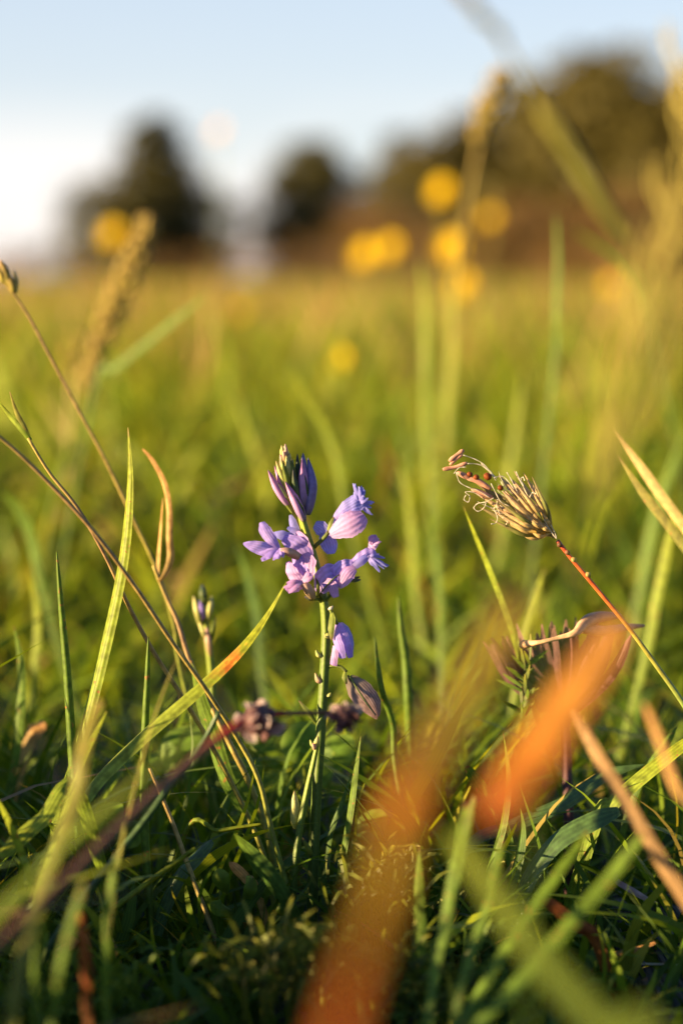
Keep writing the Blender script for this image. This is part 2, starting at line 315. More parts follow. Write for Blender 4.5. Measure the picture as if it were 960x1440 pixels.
# a) short sward round and in front of the flower
x, y = wedge(5200, .20, .345, .16); h = rng.uniform(.006, .019, len(x)); 
grass_mass('short_grass', x, y, h, rng.uniform(.0008, .0022, len(x)), 1.1, 6, [.14, .04, .78, .02, .01, .01], 'short dark green grass at the foot of the flower')
x, y = wedge(620, .27, .40, .012, .17); k = (np.abs(x+.0038) > .006) | (y > .33); x, y = x[k], y[k]; h = rng.uniform(.018, .044, len(x))*np.clip((y-.2)/.14, .5, 1)
grass_mass('fine_grass', x, y, h, rng.uniform(.0004, .0012, len(x)), .8, 9, [.30, .10, .52, .04, .03, .01], 'fine thin green grass blades crossing round the stem of the flower')
x, y = wedge(170, .29, .41, .012, .17); k = (np.abs(x+.0038) > .008) | (y > .34); x, y = x[k], y[k]; h = rng.uniform(.020, .046, len(x))*np.clip((y-.2)/.14, .5, 1)
grass_mass('crossing_grass', x, y, h, rng.uniform(.0013, .0027, len(x)), 1.2, 12, [.42, .24, .26, .04, .03, .01], 'broader green blades crossing each other low round the flower')
# b) behind the flower
x, y = wedge(4600, .345, .62, .25); h = (.012+.030*np.clip((y-.35)/.3, 0, 1))*rng.uniform(.5, 1.25, len(x))
grass_mass('lawn_grass', x, y, h, rng.uniform(.001, .0028, len(x)), .9, 7, [.42, .30, .20, .05, .02, .01], 'green meadow grass close behind the flower')
# c) the blurred meadow
x, y = wedge(15000, .62, 2.6, .5, .22, 1.4); h = .064*rng.uniform(.45, 1.25, len(x))
grass_mass('meadow_grass', x, y, h, rng.uniform(.0013, .0034, len(x)), .8, 5, [.40, .38, .08, .10, .02, .02], 'yellow green meadow grass out of focus behind the flower')
x, y = wedge(34, .62, 2.2, .06, .18); cx_ = np.repeat(x, 16)+rng.normal(0, .018, 34*16); cy_ = np.repeat(y, 16)+rng.normal(0, .018, 34*16)
grass_mass('tall_tufts', cx_, cy_, rng.uniform(.06, .105, len(cx_)), rng.uniform(.0014, .0036, len(cx_)), .55, 7, [.30, .50, .03, .15, .01, .01], 'tall bright tufts of yellow green grass standing out of the meadow')
x, y = wedge(800, 1.6, 7, .5, .22, 1.0); h = rng.uniform(.09, .165, len(x))
grass_mass('tall_flowering_grass', x, y, h, rng.uniform(.0012, .0028, len(x)), .4, 8, [.2, .2, .05, .25, .2, .1], 'tallest russet grass stalks rising above the far meadow edge', head=1)
x, y = wedge(3200, 1.1, 5.5, .6, .22, 1.0); h = rng.uniform(.055, .120, len(x))
grass_mass('flowering_grass', x, y, h, rng.uniform(.0015, .003, len(x)), .5, 7, [.2, .2, .05, .25, .2, .1], 'thin flowering grass stalks with russet heads across the meadow', head=1)
# d) far meadow
x, y = wedge(32000, 2.6, 42, 2, .26, 1.7); h = rng.uniform(.045, .088, len(x))
grass_mass('far_grass', x, y, h, .004+.0006*y, .7, 3, [.30, .28, .06, .14, .12, .10], 'tan and green grass in the far meadow')
# e) sward beside the camera
x = rng.uniform(-.6, .6, 11000); y = rng.uniform(-.25, .42, 11000); k = (np.abs(x) > .016+.17*np.maximum(y, 0)+.02*(x > 0)) ; x, y = x[k], y[k]
grass_mass('side_grass', x, y, .050*rng.uniform(.45, 1.1, len(x)), rng.uniform(.001, .003, len(x)), .9, 5, [.42, .26, .20, .06, .03, .03], 'green meadow grass on either side of the viewpoint')

n_ = 950; y = rng.uniform(.16, .40, n_); x = -(.010+.165*y) - rng.uniform(0, .12, n_)**1.0  # added grass, out of frame on the sun side, to shade the low turf
grass_mass('shading_grass', x, y, .050*rng.uniform(.6, 1.15, n_), rng.uniform(.001, .0028, n_), .5, 6, [.42, .26, .24, .04, .02, .02], 'thick green grass added just outside the left edge to shade the turf')

# ------------------------------------------------------------------ single blades and stalks
def rooted(pts):
    q = pts[-1]
    if q.z > .003:
        p = pts[-2]; d = (q-p); d.z = 0
        d = d.normalized()*min(q.z*.35, .02) if d.length > 1e-6 else Vector((0, 0, 0))
        pts = pts + [Vector((q.x+d.x, q.y+d.y, -.003))]
    return pts
LW = {'leaf': [.03, .3, .62, .85, .97, 1, 1, 1, .97, .92, .88, .82, .75, .68, .6], 'stalk': [.6, .75, .85, .9, .95, 1, 1, 1.05], 'rush': [.12, .55, .8, .92, 1, 1, 1, 1, 1], 'band': [1, 1.2, 1.2, 1.1, .9, .75, .62, .55, .5, .5], 'even': [.4, .9, 1, 1, 1, 1, .95, .9]}
def blade(label, pts, w, mat, prof='leaf', tw=(0, 0), fold=.3, name='grass_shoot', cat='grass', group='grass blades standing around the flower', n=30, root=True):
    pp = [P(*p) for p in pts]
    if root: pp = rooted(pp)
    ww = [w*.001*k for k in LW[prof]]
    mb = MB()
    if prof in ('stalk', 'rush'): mb.tube(pp, list(np.interp(np.linspace(0, 1, n), np.linspace(0, 1, len(ww)), [k/2 for k in ww])), sides=7, n=n)
    else: mb.ribbon(pp, ww, tw=(R(tw[0]), R(tw[1])), fold=fold, nu=4, n=n)
    o = mb.build(name, M[mat]); return tag(o, label, cat, group)
# tube() needs the width list to be as long as the samples
_t = MB.tube
A = .323
# left side, sharp
blade('tall upright yellow green grass blade left of the flower, widest and brightest on the left', [(180, 601, A), (181, 680, A), (170, 790, A), (145, 910, A), (112, 1040, A), (80, 1140, .326), (60, 1230, .33)], 2.2, 'yellow_green', tw=(20, 10), fold=.5)
blade('stiff round green grass leaf with a brown tip, far left', [(80, 775, A), (86, 850, A), (95, 950, A), (102, 1060, A), (112, 1180, A), (128, 1300, A)], 1.35, 'green', 'rush')
blade('thin upright green leaf with a bent tip left of the crossing blade', [(209, 895, A), (207, 960, A), (203, 1060, A), (204, 1180, A), (212, 1290, A), (212, 1360, A)], 1.25, 'green', 'rush')
blade('pale olive leaf leaning right with its tip by the long crossing blade', [(264, 900, .29), (238, 950, .285), (212, 1020, .28), (190, 1100, .275), (172, 1170, .272), (158, 1260, .27), (148, 1370, .268), (150, 1450, .266)], 1.12, 'olive', tw=(50, 40))
blade('long grass blade with an orange spot crossing up to the lowest petals', [(403, 817, A), (370, 868, A), (330, 915, .322), (270, 970, .321), (200, 1030, .32), (140, 1088, .318), (110, 1130, .316), (60, 1200, .313), (-20, 1300, .31), (-90, 1390, .31)], 2.9, 'orange_tip', tw=(35, 20), fold=.6, n=50)
blade('broad green blade curving away under the orange spotted blade', [(268, 928, .335), (282, 985, .335), (300, 1040, .335), (325, 1110, .335), (372, 1180, .337)], 2.4, 'green', tw=(10, -20))
blade('thin yellow stalk leaning from bottom centre up to the left among green blades', [(210, 1080, .318), (240, 1150, .318), (262, 1210, .318), (292, 1290, .318), (318, 1360, .318)], .75, 'straw', 'stalk', name='grass_stalk', cat='grass stalk')
blade('straight yellow green stem slanting from bottom left up to a cut tip', [(275, 1193, .31), (210, 1240, .31), (150, 1285, .31), (100, 1325, .31), (30, 1395, .312)], .95, 'yellow_green', 'stalk', name='grass_stalk', cat='grass stalk')
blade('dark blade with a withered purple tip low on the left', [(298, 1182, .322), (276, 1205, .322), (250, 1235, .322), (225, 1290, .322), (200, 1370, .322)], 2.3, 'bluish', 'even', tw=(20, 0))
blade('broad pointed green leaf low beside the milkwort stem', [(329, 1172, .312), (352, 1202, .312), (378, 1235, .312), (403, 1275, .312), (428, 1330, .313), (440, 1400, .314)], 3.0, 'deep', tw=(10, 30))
blade('thin bluish stem slanting from the seed head down to bottom left', [(308, 1000, .30), (285, 1045, .30), (240, 1105, .298), (195, 1165, .297), (140, 1235, .296), (90, 1300, .296), (40, 1390, .295)], 1.1, 'bluish', 'stalk', name='grass_stalk', cat='grass stalk')
blade('short bright blade crossing bottom left corner', [(-10, 1110, .30), (15, 1165, .30), (38, 1225, .30), (48, 1260, .30)], 1.5, 'yellow_green', tw=(20, 20))
blade('green upright blade in the left corner behind the maroon stalk', [(150, 1000, .30), (118, 1060, .295), (88, 1140, .29), (60, 1220, .288), (35, 1320, .286)], 2.6, 'yellow_green', tw=(30, 40))
blade('blurred rounded olive blade tip rising on the left edge', [(140, 985, .25), (125, 1020, .248), (112, 1070, .246), (105, 1120, .245), (60, 1250, .24), (20, 1400, .235)], 1.68, 'olive', 'even')
blade('upright dark blade left of the thin bent leaf', [(95, 1080, .32), (108, 1150, .32), (118, 1230, .32), (128, 1330, .32)], 1.5, 'deep', tw=(0, 40))
blade('small dark blade crossing behind the thin upright leaf', [(160, 1210, .33), (175, 1260, .33), (190, 1310, .33), (205, 1390, .33)], 1.9, 'bluish')
blade('blurred bright leaf low in the left corner', [(0, 1205, .30), (20, 1185, .302), (60, 1150, .305), (110, 1120, .31)], 2.4, 'yellow_green', 'even')
# large soft foreground left
blade('broad blurred olive blade across the lower left foreground', [(300, 1000, .235), (245, 1055, .225), (172, 1110, .215), (95, 1180, .208), (30, 1245, .20), (-50, 1330, .195), (-140, 1440, .19)], 1.60, 'yellow_green', tw=(20, 30))
blade('blurred red brown blade low on the left pointing up', [(112, 1285, .25), (117, 1330, .25), (120, 1380, .25), (122, 1440, .25)], 1.1, 'red_tip', 'even')
blade('blurred green blade rising in the bottom left corner', [(70, 1230, .24), (58, 1290, .24), (50, 1360, .24), (52, 1440, .24)], 0.99, 'green', 'even')
blade('second blurred green blade in the bottom left corner beside the red one', [(118, 1240, .235), (98, 1300, .235), (80, 1370, .235), (70, 1450, .235)], 0.99, 'green', 'even')
blade('pale blurred blade beside the cut yellow stem', [(165, 1200, .26), (152, 1270, .26), (148, 1350, .26), (150, 1430, .26)], 0.94, 'green', 'even')
# tall stalks at left
def stalk(name, label, cat, pts, w, mat, root=True, group=None, n=40, parts=None):
    pp = [P(*p) for p in pts]
    if root: pp = rooted(pp)
    mb = MB(); mb.tube(pp, [w*.0005*k for k in np.interp(np.linspace(0, 1, n), [0, 1], [.6, 1.1])], sides=7, n=n)
    if parts is None:
        return tag(mb.build(name, M[mat]), label, cat, group)
    base = pp[-1].copy(); root_ = empty(name, base, label, cat, group)
    mb.build('stem', M[mat], root_)
    for pn, fn, pm in parts: 
        b = MB(); fn(b); b.build(pn, M[pm], root_)
    return root_
def sheath1(b):
    b.ribbon([F(14, 551), F(22, 578), F(32, 600), F(41, 618)], [.0001, .0007, .0011, .0006], fold=.6, n=12)
def sheath2(b):
    b.ribbon([F(-6, 560, -1), F(14, 585, -.5), F(30, 603), F(42, 620)], [.0001, .0008, .0010, .0008], fold=.5, n=12)
stalk('grass_stalk', 'brown jointed grass stalk with a split pale tip, running down behind the tall blade', 'grass stalk',
      [(40, 616, A), (70, 665, A), (110, 715, A), (150, 785, .324), (180, 850, .325), (215, 915, .326), (250, 970, .327), (290, 1035, .328), (330, 1110, .33), (370, 1200, .33), (390, 1300, .33)], .75, 'brown_stalk',
      parts=[('sheath_leaf', sheath1, 'olive'), ('sheath_leaf', sheath2, 'yellow_green')])
stalk('grass_stalk', 'slightly blurred plain stalk from the left edge, curving under the jointed stalk', 'grass stalk',
      [(-60, 580, .30), (0, 615, .302), (60, 670, .304), (130, 745, .306), (190, 825, .31), (240, 900, .313), (290, 970, .316), (335, 1040, .32), (365, 1100, .32), (385, 1180, .32)], .75, 'brown_stalk')
def node_parts(b):
    for a_, c_ in (((0, 366), (12, 402)), ((8, 385), (20, 412)), ((-8, 372), (6, 398))):
        b.tube([P(a_[0], a_[1], .36), P((a_[0]+c_[0])/2+3, (a_[1]+c_[1])/2, .36), P(c_[0], c_[1], .36)], [.0002, .0006, .0007, .0006, .0003], sides=6, n=8)
def node_leaf(b):
    b.ribbon([P(20, 380, .36), P(23, 395, .36), P(22, 412, .36)], [.0002, .0009, .0006], n=8)
stalk('grass_stalk', 'fine reddish stalk with a tan spikelet tip, high at the left edge', 'grass stalk',
      [(-8, 370, .36), (10, 400, .36), (38, 440, .36), (70, 500, .36), (110, 575, .36), (150, 650, .36), (190, 735, .36), (220, 800, .36), (245, 880, .36), (258, 960, .36)], .6, 'brown_stalk',
      parts=[('spikelet', node_parts, 'seedhead_tan'), ('bract', node_leaf, 'straw')])
# curled dry leaf and its stalk
def curl(b):
    b.ribbon([P(200, 632, .345), P(213, 648, .345), P(230, 680, .345), P(237, 715, .345), P(238, 755, .345), P(240, 785, .345), P(232, 808, .345), P(223, 820, .346)], [.0004, .0009, .0010, .0009, .0010, .0012, .0009, .0005], tw=(R(40), R(-60)), fold=.5, n=30)
def curl2(b):
    b.ribbon([P(229, 700, .347), P(225, 740, .347), P(222, 780, .347), P(221, 815, .347)], [.0005, .0012, .0012, .0006], tw=(R(60), R(20)), n=14)
stalk('grass_stalk', 'dry stalk topped by a curled orange tan leaf, between the tall blade and the flower', 'grass stalk',
      [(216, 795, .346), (232, 835, .346), (250, 875, .345), (262, 915, .343), (275, 950, .34), (300, 1000, .335), (330, 1060, .333), (350, 1100, .333), (372, 1160, .333), (390, 1240, .333)], 1.0, 'brown_stalk',
      parts=[('curled_leaf', curl, 'tan_curl'), ('curled_leaf', curl2, 'tan_curl')])
# behind / right of the stem
blade('upright green rush leaf with an orange tip right of the hanging pod', [(560, 838, .36), (563, 880, .36), (570, 930, .36), (574, 990, .36), (578, 1060, .362), (580, 1150, .362)], 1.6, 'green', 'rush')
blade('thin dark green blade between the hanging pod and the orange tipped leaf', [(527, 895, .338), (530, 930, .338), (538, 975, .338), (552, 1020, .34), (560, 1100, .34)], 1.0, 'green', 'rush')
blade('slender green blade just right of the milkwort stem', [(507, 1035, .32), (500, 1080, .32), (492, 1140, .32), (480, 1210, .32), (468, 1280, .32), (462, 1330, .32)], 1.15, 'green', tw=(10, 10))
blade('thin blade crossing left beside the slender one, right of the stem', [(495, 1085, .33), (480, 1130, .33), (465, 1170, .33), (455, 1230, .33)], .8, 'deep')
blade('narrow sharp blade with a reddish tip in the lower centre right', [(707, 1030, .318), (712, 1075, .318), (713, 1110, .318), (706, 1160, .318), (693, 1205, .318), (680, 1250, .318), (672, 1310, .318)], 1.5, 'green', tw=(30, 10))
blade('second sharp narrow blade right of the reddish tipped one', [(731, 1136, .318), (733, 1165, .318), (728, 1205, .318), (715, 1250, .318), (700, 1300, .318), (690, 1350, .318)], 1.9, 'deep', tw=(30, 0))
blade('short broad blade lit green beside the base of the orange leaf', [(655, 1078, .33), (668, 1098, .33), (684, 1122, .33), (705, 1160, .33), (722, 1230, .33)], 2.0, 'green', 'even', tw=(0, 10))
blade('folded green blade with striped shadows in the lower right, ending at the frame edge', [(985, 1028, .322), (940, 1062, .322), (895, 1098, .322), (860, 1130, .322), (835, 1160, .324)], 2.34, 'yellow_green', 'even', tw=(20, 0), fold=.1)
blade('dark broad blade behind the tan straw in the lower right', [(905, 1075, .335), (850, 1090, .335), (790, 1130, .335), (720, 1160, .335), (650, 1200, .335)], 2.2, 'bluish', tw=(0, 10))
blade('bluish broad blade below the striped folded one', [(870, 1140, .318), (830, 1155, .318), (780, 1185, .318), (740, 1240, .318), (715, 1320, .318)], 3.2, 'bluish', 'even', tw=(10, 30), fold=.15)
blade('green blade stub rising behind the striped folded one', [(952, 1022, .34), (935, 1045, .34), (915, 1075, .34), (890, 1120, .34)], 1.4, 'green')
blade('blurred tan straw slanting down to the right edge', [(806, 1000, .27), (840, 1065, .268), (885, 1140, .266), (930, 1215, .264), (985, 1300, .262), (1040, 1390, .26)], 1.75, 'old_straw', 'even', name='dead_straw', cat='dry straw', group=None, tw=(0, 0))
blade('faint brown blade blurred at the right edge beside the tan straw', [(905, 990, .24), (925, 1040, .24), (950, 1110, .24), (1000, 1200, .24)], 0.90, 'tan_curl', 'even', group=None)
blade('tan curled blade behind the pointed one at the left of the purple clump', [(651, 712, .345), (665, 750, .345), (685, 800, .345), (705, 850, .345), (722, 905, .345), (745, 980, .345)], 1.5, 'yellow_green', tw=(40, 20))
blade('blurred yellow green blade rising beside the purple clump', [(765, 800, .40), (748, 850, .40), (730, 910, .40), (722, 980, .40)], 1.7, 'yellow_green')
blade('upper blurred straw blade at the right edge', [(862, 603, .30), (895, 650, .298), (930, 700, .296), (975, 762, .294), (1030, 850, .292)], 1.35, 'straw', 'leaf', group='pair of straw blades at the right edge')
blade('lower blurred straw blade of the crossing pair at the right edge, with a green back', [(868, 640, .305), (900, 690, .303), (935, 735, .301), (975, 790, .299), (1020, 870, .297)], 1.3, 'olive', 'leaf', group='pair of straw blades at the right edge')
blade('green blade upright at the right edge under the straw pair', [(948, 720, .42), (935, 780, .42), (920, 850, .42), (905, 930, .42)], 2.0, 'yellow_green')
blade('second green blade at the right edge, leaning right', [(965, 600, .50), (935, 680, .50), (912, 760, .50), (895, 850, .50)], 2.8, 'green')
blade('short nearly level green stem low between the yellow stalk and the milkwort', [(368, 1159, .326), (340, 1163, .326), (305, 1168, .326), (262, 1168, .328)], .7, 'yellow_green', 'stalk', name='grass_stalk', cat='grass stalk')
blade('small tan tipped leaf low down just above the creeping herb', [(322, 1212, .322), (330, 1220, .322), (345, 1235, .322), (362, 1258, .322)], 1.5, 'tan_curl')
blade('thin grey hair like stem lying level across the grey wood', [(890, 1355, .306), (925, 1356, .306), (975, 1357, .306), (1020, 1362, .308)], .3, 'filament', 'stalk', name='grass_stalk', cat='grass stalk', group=None)
blade('pale curled wisp on dark ground in the lower right', [(925, 1270, .322), (905, 1262, .322), (888, 1252, .322), (868, 1240, .323), (855, 1232, .324)], .9, 'dead_grey', tw=(0, 60), group=None, name='dead_straw', cat='dry straw')
blade('dark bluish leaf sloping left over the dark ground at the lower right', [(845, 1250, .33), (852, 1290, .33), (866, 1330, .33), (875, 1380, .33)], 2.4, 'bluish', 'even')
blade('thin bright blade with a pale edge at far left, behind the stiff round leaf', [(20, 880, .36), (30, 940, .36), (26, 1020, .36), (15, 1100, .36)], 1.6, 'green')
blade('short orange leaf fleck low at the left among dark blades', [(66, 1352, .305), (80, 1340, .305), (98, 1330, .305), (120, 1322, .306)], 1.3, 'tan_curl', group=None, name='dead_leaf', cat='dead leaf')
blade('small orange dead leaf in the shade at the left, above the bright blade', [(62, 1015, .37), (50, 1030, .37), (38, 1048, .37)], 2.2, 'tan_curl', 'even', group=None, name='dead_leaf', cat='dead leaf')
# large soft foreground right
blade('broad withering blade, yellow and orange, blurred across the lower centre foreground', [(722, 830, .150), (690, 900, .145), (640, 985, .138), (590, 1070, .131), (560, 1140, .127), (545, 1210, .123), (520, 1300, .119), (490, 1390, .115), (460, 1500, .112), (440, 1620, .11)], 2.5, 'orange_band', 'band', fold=.15, group=None, root=False, name='dead_leaf', cat='dead leaf')
blade('bright orange dead blade, blurred, leaning right in the foreground', [(868, 868, .175), (835, 925, .172), (795, 985, .169), (755, 1045, .166), (715, 1105, .163), (690, 1150, .16)], 3.7, 'orange', 'even', fold=.15, group=None, root=False, name='dead_leaf', cat='dead leaf')
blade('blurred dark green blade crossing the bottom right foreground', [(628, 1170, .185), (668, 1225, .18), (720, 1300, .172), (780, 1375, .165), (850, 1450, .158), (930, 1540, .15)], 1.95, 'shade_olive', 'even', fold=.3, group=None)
blade('blurred yellow blade slanting left under the foreground green blade', [(825, 1170, .27), (785, 1225, .268), (740, 1290, .266), (700, 1350, .264), (660, 1420, .262), (620, 1500, .26)], 1.40, 'green', 'even')
blade('second blurred yellow blade, lowest, slanting left in the bottom right', [(905, 1170, .25), (850, 1240, .25), (780, 1320, .248), (720, 1390, .246), (660, 1470, .244)], 1.61, 'green', 'even')
blade('blurred brown stub in the dark of the lower right', [(762, 1262, .30), (785, 1282, .30), (808, 1300, .30), (840, 1330, .30)], 1.8, 'red_tip', 'even', group=None, name='dead_straw', cat='dry straw')
blade('small orange straw lying over the grey wood', [(922, 1325, .31), (895, 1335, .31), (865, 1342, .31), (835, 1352, .312)], .8, 'tan_curl', 'even', group=None, name='dead_straw', cat='dry straw')
blade('blurred upright yellow blade in the bottom centre', [(655, 1130, .27), (640, 1200, .268), (625, 1290, .266), (608, 1380, .264), (600, 1460, .262)], 1.20, 'green', 'even')
blade('blurred leaning blade to the right of the upright yellow one, bottom centre', [(705, 1180, .265), (690, 1250, .263), (665, 1330, .261), (640, 1420, .259)], 1.10, 'green', 'even')
blade('blurred brown tipped blade in front of the short broad one', [(665, 1120, .275), (655, 1165, .275), (645, 1210, .275), (635, 1260, .275), (620, 1340, .275)], 1.12, 'green', 'even')
blade('dim green blade at bottom centre behind the orange foreground blade', [(590, 1190, .29), (588, 1260, .29), (592, 1340, .29), (598, 1420, .29)], 1.6, 'green')
# soft blades in the middle distance
mid = [('tall blurred green blade standing straight in the meadow right of centre', [(781, 296, .52), (783, 370, .52), (781, 450, .52), (776, 540, .52)], 2.2, 'green'),
 ('blurred yellow green blade rising behind the flower on the right', [(590, 360, .62), (596, 440, .62), (598, 520, .62), (600, 620, .62)], 3.4, 'yellow_green'),
 ('blurred bright green blade slanting right, behind the golden seed head on the left', [(292, 413, .50), (255, 443, .505), (210, 480, .51), (160, 520, .515), (130, 560, .52)], 2.6, 'green'),
 ('blurred yellow green blade bent above the flower buds', [(410, 520, .52), (430, 560, .52), (455, 600, .52), (475, 660, .52), (490, 740, .52)], 2.6, 'yellow_green'),
 ('blurred blade right behind the seed head with drooping anthers', [(735, 520, .6), (725, 600, .6), (712, 690, .6), (700, 780, .6)], 3.0, 'yellow_green'),
 ('blurred green blade near the left edge in the middle distance', [(0, 690, .45), (25, 715, .45), (45, 760, .45), (60, 830, .45)], 3.6, 'green'),
 ('faint upright blade in the meadow between the buttercups', [(640, 400, .7), (636, 480, .7), (630, 560, .7), (622, 660, .7)], 3.2, 'yellow_green'),
 ('blurred green blade leaning right in the far right meadow', [(800, 320, .6), (840, 345, .6), (875, 370, .6), (905, 420, .6), (925, 520, .6)], 2.6, 'green'),
 ('soft green blade behind the right shoulder of the flower', [(560, 640, .5), (572, 700, .5), (580, 770, .5), (585, 850, .5)], 2.6, 'yellow_green'),
 ('soft olive blade low behind the hanging pod', [(600, 700, .46), (612, 770, .46), (618, 850, .46), (620, 930, .46)], 2.4, 'green'),
 ('broad blurred dark blade behind the stem on its left', [(330, 760, .45), (350, 820, .45), (362, 880, .45), (368, 960, .45)], 2.6, 'deep'),
 ('soft pale blade left of the tall yellow green one', [(40, 800, .42), (52, 860, .42), (50, 930, .42), (40, 1010, .42)], 2.4, 'yellow_green')]
for lb, pts, w_, m_ in mid: blade(lb, pts, w_*.62, m_, fold=.2, group='blurred blades standing in the meadow', n=20)

# ------------------------------------------------------------------ milkwort (the subject)
mw = empty('milkwort', F(438, 1345), 'tall milkwort in flower, violet and pink petals round a green stem', 'wildflower')
b = MB()
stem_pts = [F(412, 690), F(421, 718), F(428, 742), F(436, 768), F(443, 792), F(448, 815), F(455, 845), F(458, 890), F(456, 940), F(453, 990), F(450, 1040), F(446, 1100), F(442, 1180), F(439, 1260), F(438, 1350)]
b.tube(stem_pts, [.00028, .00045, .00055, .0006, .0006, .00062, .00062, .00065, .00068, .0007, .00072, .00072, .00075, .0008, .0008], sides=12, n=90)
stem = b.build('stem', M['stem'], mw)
def bump_at(px, py, r=.0006, mat='young', nm='bract', dx=-5, dy=-8):
    b = MB(); sgn = 4 if dx < 0 else -4
    b = MB(); b.tube([F(px+sgn, py+2, .2), F(px, py, .4), F(px+dx*.5, py+dy*.3, .5), F(px+dx, py+dy, .5)], [r*.5, r*.8, r, r*.7, r*.15], sides=7, n=10); b.build(nm, M[mat], stem)
bump_at(461, 893, .0007, dx=1, dy=-3); bump_at(449, 922, .0004); bump_at(449, 958, .00045, 'cream', dx=-6, dy=-12); bump_at(462, 978, .0003, dx=3, dy=-4)
bump_at(464, 856, .0003, 'filament', dx=4, dy=-4); bump_at(441, 1048, .0004)
def spindle(name, mat, a, c, w, t=0, mid=.55, parent=mw, bend=0, sides=9, sep=None):
    """a (tip) and c (base) in photo pixels, w in pixels"""
    A_, C_ = F(*a, t), F(*c, t*.5)
    mdl = (A_+C_)/2 + RT*(bend*K*FOCUS)
    prof = [.05, .36, .68, .95, 1, 1, .8, .45]
    b = MB(); b.tube([A_, mdl, C_], [w*.5*K*FOCUS*p for p in prof], sides=sides, n=16)
    o = b.build(name, M[mat], parent)
    if sep:
        bb = MB(); e = A_.lerp(C_, .35) + RT*(sep*w*.35*K*FOCUS) - FW*.0004*w/10
        bb.ribbon([e, e.lerp(C_, .5)+RT*(sep*w*.12*K*FOCUS)-FW*.0003, C_-FW*.0002], [.0001, w*.6*K*FOCUS, w*.35*K*FOCUS], fold=.6, n=8)
        bb.build('sepal', M['dark_sepal'], o)
    return o
spindle('bud', 'bud', (377, 661), (406, 712), 12, 1.2, sep=.8, bend=-2)
spindle('bud', 'bud', (386, 655), (405, 700), 11, .3)
spindle('bud', 'bud', (401, 677), (428, 733), 14, 2.2, bend=1, sep=.7)
spindle('bud', 'bud', (425, 645), (427, 712), 16, 1.0, sep=.5)
spindle('bud', 'bud_blue', (426, 637), (428, 705), 15, -.5)
spindle('bud', 'bud_blue', (433, 644), (431, 724), 16, .6, bend=6, sep=.9)
spindle('bud', 'bud_blue', (445, 682), (434, 724), 8, .4)
for a, c, w_, t_, m_ in [((410, 645), (414, 700), 11, 1.5, 'sepal'), ((418, 638), (419, 690), 9, -.8, 'dark_sepal'), ((388, 648), (404, 690), 10, .8, 'young'), ((402, 640), (410, 680), 10, 1.6, 'young'),
                         ((396, 645), (410, 700), 9, 2.0, 'sepal'), ((412, 660), (418, 712), 10, 2.0, 'dark_sepal'), ((385, 680), (412, 722), 7, 1.0, 'sepal')]:
    spindle('bud', m_, a, c, w_, t_)
for k in range(16):
    a_ = k*2.4; rr_ = 3+8*(k/16); yy = 628+26*(k/16)
    cx = 399+5*(k/16) + rr_*math.cos(a_)
    spindle('bud', ['cream', 'young', 'young'][k % 3], (cx-1, yy-4), (cx+.5*(402-cx), yy+11), 6+2*(k/16), 1.2*math.sin(a_)+.5, sides=7)
# petals -------------------------------------------------
def petal(parent, name, mat, pts, wid, face=(0, -1, 0), cup=.3, tw=(0, 0), wave=0, n=16, nu=8):
    """pts (px,py,mm toward camera) tip..base ; wid in px"""
    b = MB(); pp = [F(*p) for p in pts]
    b.ribbon(pp, [w_*1.18*K*FOCUS for w_ in wid], face=(Vector(face)+Vector((-.25, 0, 0))).normalized(), tw=(R(tw[0]), R(tw[1])), fold=cup*.65, nu=nu, n=n, wave=wave*1.3, ruf=.05 if n > 8 else 0)
    return b.build(name, M[mat], parent)
def fringe(parent, mat, base, tips, w_=3.0, name='fringe_lobe'):
    tips = [t for tp in tips for t in (tp, (tp[0]+random.uniform(-3.5, 3.5), tp[1]+random.uniform(-3.5, 3.5), tp[2]+.2))]
    for i, tp in enumerate(tips):
        q = random.uniform(-2, 2)
        petal(parent, name, mat, [tp, ((tp[0]+base[0])/2+q, (tp[1]+base[1])/2-q, (tp[2]+base[2])/2+.3), base], [w_*.25, w_*.75, w_*.6, w_*.5], cup=.3, n=7, nu=2)
def pedicel(parent, pts, r=.00022, mat='sepal'):
    b = MB(); b.tube([F(*p) for p in pts], r, sides=6, n=10); return b.build('flower_stalk', M[mat], parent)
def flower(label):
    o = bpy.data.objects.new('flower', None); S.collection.objects.link(o); o.parent = mw; o['label'] = label; return o
f1 = flower('violet flower opened to the left')
petal(f1, 'wing', 'violet', [(368, 734, 2), (372, 745, 2.3), (382, 760, 2.5), (392, 772, 2)], [6, 15, 14, 5], face=(.2, -1, .2), cup=.4, wave=.08)
petal(f1, 'wing', 'violet', [(342, 764, 2.5), (356, 768, 2.8), (376, 773, 2.6), (396, 776, 1.5)], [2, 14, 18, 8], face=(-.1, -1, .35), cup=.25, wave=.06)
petal(f1, 'petal', 'blue', [(383, 751, .5), (395, 752, .8), (410, 757, .5), (425, 762, 0)], [4, 12, 13, 7], face=(0, -1, .5), cup=.3)
petal(f1, 'petal', 'violet', [(398, 757, 1.5), (412, 765, 1.8), (425, 775, 1.3), (437, 790, .5)], [10, 22, 26, 10], face=(-.3, -1, .2), cup=.3, wave=.06)
petal(f1, 'petal', 'pink', [(417, 748, 1.0), (424, 760, 1.4), (430, 775, 1.0), (436, 788, .5)], [5, 16, 18, 8], face=(-.4, -1, .1), cup=.3)
fringe(f1, 'violet', (392, 772, 3.2), [(368, 789, 3.2), (374, 786, 3.6), (384, 788, 3.8), (392, 786, 4), (367, 778, 3), (398, 784, 3.8)], 7)
b = MB(); b.tube([F(394, 774, 3.4), F(406, 776, 3.2), F(418, 782, 2), F(430, 790, .8)], [.0003, .0005, .00062, .0006, .0005, .0003], sides=10, n=16); b.build('corolla_tube', M['cream'], f1)
pedicel(f1, [(428, 788, 1), (436, 786, .6), (442, 782, 0)])
